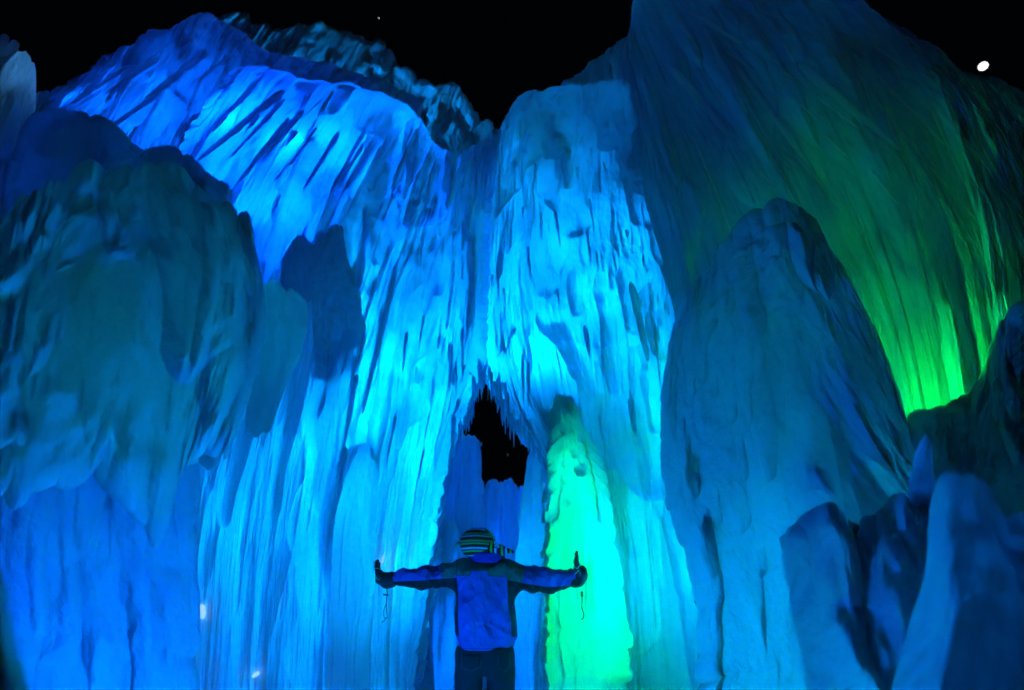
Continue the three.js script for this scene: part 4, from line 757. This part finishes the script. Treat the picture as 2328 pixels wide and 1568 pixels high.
// ice slabs that the hands press on
const leftColumn = iceSheet({ name: 'ice_column', seed: 51, material: iceThin, label: 'pale cyan ice column that the left glove presses on', category: 'ice column', nu: 120, nv: 260, thick: 0.6, crest: 0.05, knob: 0.1, bulge: 0.08, edge: 0.02, sideKnob: 0.1, round: 0.1, lobes: [{ per: 2, w: 0.12, len: 1.6, h: 0.08 }, { per: 8, w: 0.05, len: 0.8, h: 0.035 }],
  lines: [[[790, 1030, 5.1], [770, 1130, 4.8], [755, 1250, 4.5], [735, F, 4.4]], [[825, 1010, 5.0], [810, 1130, 4.5], [800, 1250, 4.15], [785, F, 4.1]], [[860, 1030, 5.0], [858, 1130, 4.5], [854, 1230, 4.1], [850, 1330, 4.02], [842, 1420, 4.1], [830, F, 4.2]]] });
//@@LAMPS

lamp(P(700, 1350, 5.9), CYAN, 1.5, 'cyan flood lamp buried in the wall left of the opening');
lamp(P(930, 1250, 5.8), CYAN, 22, 'cyan flood lamp buried at the left edge of the opening');
lamp(P(812, 1290, 4.5), CYAN, 13, 'small cyan fill light added inside the column under the left glove');  // added source, keeps this column from going dark against the wall
lamp(P(860, 900, 6.9), CYAN, 30, 'cyan flood lamp high in the wall left of the opening');
lamp(P(540, 1200, 6.2), CYAN, 4.5, 'cyan flood lamp buried behind the front left mound');
lamp(P(1270, 740, 7.5), CYAN, 32, 'cyan flood lamp above the opening inside the ice');
lamp(P(1170, 500, 7.8), CYAN, 7, 'cyan flood lamp under the sky notch inside the ice');
lamp(P(1110, 620, 7.4), CYAN, 16, 'cyan fill light added where the two walls meet above the opening');  // added to brighten the dark seam between the two sheets
lamp(P(1225, 860, 6.3), CYAN, 22, 'cyan flood lamp at the upper right edge of the opening');
lamp(P(1300, 1030, 5.15), [0, 0.7, 0.8], 2, 'cyan fill light added in the top of the column right of the opening');  // added to fill the dark wedge at the column crest
lamp(P(1385, 1430, 4.7), [0, 1, 0.02], 11, 'green flood lamp inside the column right of the opening');
lamp(P(1295, 1260, 4.7), [0, 0.9, 0.55], 8, 'green teal flood lamp higher in the column right of the opening');
lamp(P(1440, 1400, 5.5), [0, 0.9, 0.4], 5, 'green teal flood lamp low in the wall right of the green column');
lamp(P(1480, 1250, 5.9), TEAL, 5, 'teal flood lamp inside the wall right of the green column');
lamp(P(1450, 990, 6.2), CYAN, 5, 'cyan flood lamp inside the wall above and right of the green column');
lamp(P(1400, 360, 8.2), CYAN, 2, 'cyan fill light added under the crest right of the sky notch');  // added to lift a dark patch under this crest
lamp(P(1045, 1160, 8.5), BLUE, 2, 'blue fill light added inside the left passage column');  // extra light put in to brighten the left passage column
lamp(P(1140, 1260, 10.8), BLUE, 9, 'blue fill light added inside the far passage mound');  // likewise added, so the far mound reads brighter
lamp(P(1225, 1300, 7.2), [0, 0.45, 1], 8, 'cyan fill light added inside the right passage column');  // added glow for the right passage column
lamp(P(560, 560, 7.0), [0, 0.08, 1], 48, 'blue flood lamp low in the streaked upper left wall');
lamp(P(490, 330, 8.0), [0, 0.07, 1], 62, 'blue flood lamp in the middle of the streaked upper left wall');
lamp(P(690, 420, 7.6), [0, 0.12, 1], 40, 'blue flood lamp in the upper left wall near its crest');
lamp(P(850, 350, 8.2), [0, 0.2, 1], 22, 'blue flood lamp in the upper left wall nearest the notch');
lamp(P(250, 360, 9.6), BLUE, 17, 'blue flood lamp deep in the tall wall at upper left');
lamp(P(400, 350, 9.5), BLUE, 9, 'blue flood lamp deep under the crest at upper left');
lamp(P(100, 460, 9.1), BLUE, 20, 'blue flood lamp deep in the wall behind the dark blue mound');
lamp(P(2085, 990, 5.0), [0, 1, 0.08], 13, 'green flood lamp behind the right mound washing the leaning wall');
lamp(P(1980, 560, 6.9), [0, 1, 0.25], 0.5, 'green flood lamp higher behind the right mound');
lamp(P(1540, 480, 7.9), CYAN, 6, 'cyan flood lamp behind the right wall');
lamp(P(2050, 260, 8.1), [0, 0.35, 1], 12, 'dim cyan fill light added inside the leaning wall at upper right');  // added blue fill for the upper right wall
lamp(P(1700, 160, 8.4), [0, 0.35, 1], 10, 'dim cyan fill light added inside the leaning wall near its left crest');  // second added fill, for the left part of the leaning wall
lamp(P(800, 260, 10.6), CYAN, 34, 'cyan flood lamp between the left walls and the rear ridge');
lamp(P(990, 420, 9.4), [0, 0.5, 1], 3, 'cyan fill light added behind the wall crest beside the sky notch');  // added to light the dark gap beside the notch
lamp(P(840, 1040, 6.1), CYAN, 16, 'cyan flood lamp in the wall above the left glove');
lamp(P(765, 720, 5.8), [0, 0.42, 1], 5, 'cyan fill light added behind the pitted slab', 0.04);  // added between slab and wall to lighten the slab
lamp(P(640, 830, 3.95), [0, 0.5, 1], 1.5, 'dim teal fill light added inside the rounded side lobe');  // added so the lobe does not render too dark
lamp(P(90, 1470, 4.9), BLUE, 12, 'blue flood lamp inside the dark blue mound at its foot');
lamp(P(300, 1420, 4.9), [0, 0.2, 1], 9, 'blue flood lamp in the mound foot at lower left');
lamp(P(330, 1000, 3.6), [0, 0.55, 1], 2, 'dim teal fill light added inside the front left mound');  // added inner glow, in place of light falling on the mound front
lamp(P(60, 640, 4.9), BLUE, 1.2, 'dim blue fill light added inside the dark blue mound');  // weak inner glow added to this mound
lamp(P(1600, 1060, 4.75), [0, 0.3, 1], 3, 'dim blue fill light added higher inside the right mound');  // added to raise the brightness of the mound at its left side
lamp(P(20, 230, 9.25), [0.12, 0.4, 0.8], 3, 'dim pale fill light added inside the tower at the left edge');  // added to brighten the tower, which is otherwise unlit
lamp(P(1600, 1350, 4.3), [0, 0.3, 1], 7, 'blue fill light added inside the right mound');  // added inside, stands in for the blue light from the left
lamp(P(1850, 1420, 3.75), [0, 0.4, 1], 4.5, 'dim teal fill light added inside the right mound');  // added inner glow, stands in for light on the mound front
lamp(P(2165, 1400, 2.2), [0, 0.25, 1], 1, 'dim blue fill light added inside the right foreground stump');  // added, replaces the side light on the stump
lamp(P(2096, 1110, 2.75), [0, 0.22, 1], 0.35, 'tiny blue fill light added inside the slim spike', 0.02);  // added because nothing else lights the spike
lamp(P(1915, 1620, 3.4), GREEN, 0.6, 'dim green flood lamp at the foot of the right mound');
lamp(P(1105, 1510, 6.2), [0, 0.15, 1], 9, 'blue flood lamp on the passage floor hidden by the person');
lamp(new THREE.Vector3(-0.9, 0.12, -2.6), [0, 0.18, 1], 13, 'blue flood lamp on the snow left of the path, below the picture');
lamp(new THREE.Vector3(0.5, 0.12, -2.4), [0, 0.9, 0.5], 2.2, 'teal flood lamp on the snow right of the path, below the picture');

for (const [x, y, rx, ry, turn, label] of [[463, 1392, 9, 24, 0.25, 'bright pale lamp patch showing through the ice, uppermost at lower left'], [404, 1548, 14, 20, -0.3, 'bright pale lamp patch at the bottom edge left of the others'], [437, 1512, 6, 11, 0.2, 'small pale lamp patch just above the one at the bottom edge'], [582, 1532, 10, 7, 0.5, 'pale lamp patch low in the wall, rightmost of the four'], [871, 1272, 5, 11, -0.2, 'small pale lamp patch in the ice just above the left glove']]) {
  const d = x > 800 ? centreLeft.depthAt(x, y) : Math.min(centreLeft.depthAt(x, y), 9), g = new THREE.SphereGeometry(1, 24, 16), n = g.attributes.position, sc = d / FOCAL;
  for (let i = 0; i < n.count; i++) { const k = 0.75 + 0.6 * N3(n.getX(i) * 1.6 + x, n.getY(i) * 1.6, n.getZ(i)); n.setXYZ(i, n.getX(i) * rx * sc * k, n.getY(i) * ry * sc * k, n.getZ(i) * rx * sc * 0.8); }
  g.rotateZ(turn); g.computeVertexNormals();
  const root = thing('flood_lamp', P(x, y, d + 0.35 * rx * sc), label, 'lamp', 'pale lamps showing through the ice');
  const l = new THREE.Mesh(g, new THREE.MeshStandardMaterial({ color: 0x223344, emissive: new THREE.Color(0.3, 0.65, 1), emissiveIntensity: x > 800 ? 0.8 : 1 })); l.name = numbered('lens'); root.add(l);
  const light = new THREE.PointLight(new THREE.Color(0.3, 0.6, 1), 0.15); light.name = numbered('flood_lamp_light'); light.castShadow = true; light.shadow.radius = rx * sc * 30; root.add(light);
}

// ---------------------------------------------------------------- moon and stars
{
  const m = new THREE.Mesh(new THREE.SphereGeometry(4000 * 0.005, 32, 20), new THREE.MeshStandardMaterial({ color: 0x000000, emissive: 0xf4f6ff, emissiveIntensity: 3 }));
  m.name = 'moon'; m.position.copy(moonAt).multiplyScalar(4000); scene.add(tag(m, 'bright white moon touching the right wall crest in the black sky', 'moon'));
  const starMat = new THREE.MeshStandardMaterial({ color: 0x000000, emissive: 0xeaf6ff, emissiveIntensity: 2 });
  for (const [x, y, r, label] of [[861, 41, 1, 'lone tiny star high above the left wall'], [1176, 980, 0.7, 'faint star in the opening between the icicles'], [1155, 1033, 0.7, 'faint star in the opening above the far mound']]) {
    const st = new THREE.Mesh(new THREE.SphereGeometry(2.6 * r, 10, 8), starMat);
    st.name = numbered('star'); st.position.copy(ray(x, y).normalize().multiplyScalar(4500)); scene.add(tag(st, label, 'star', 'stars'));
  }
}
renderer.render(scene, camera);
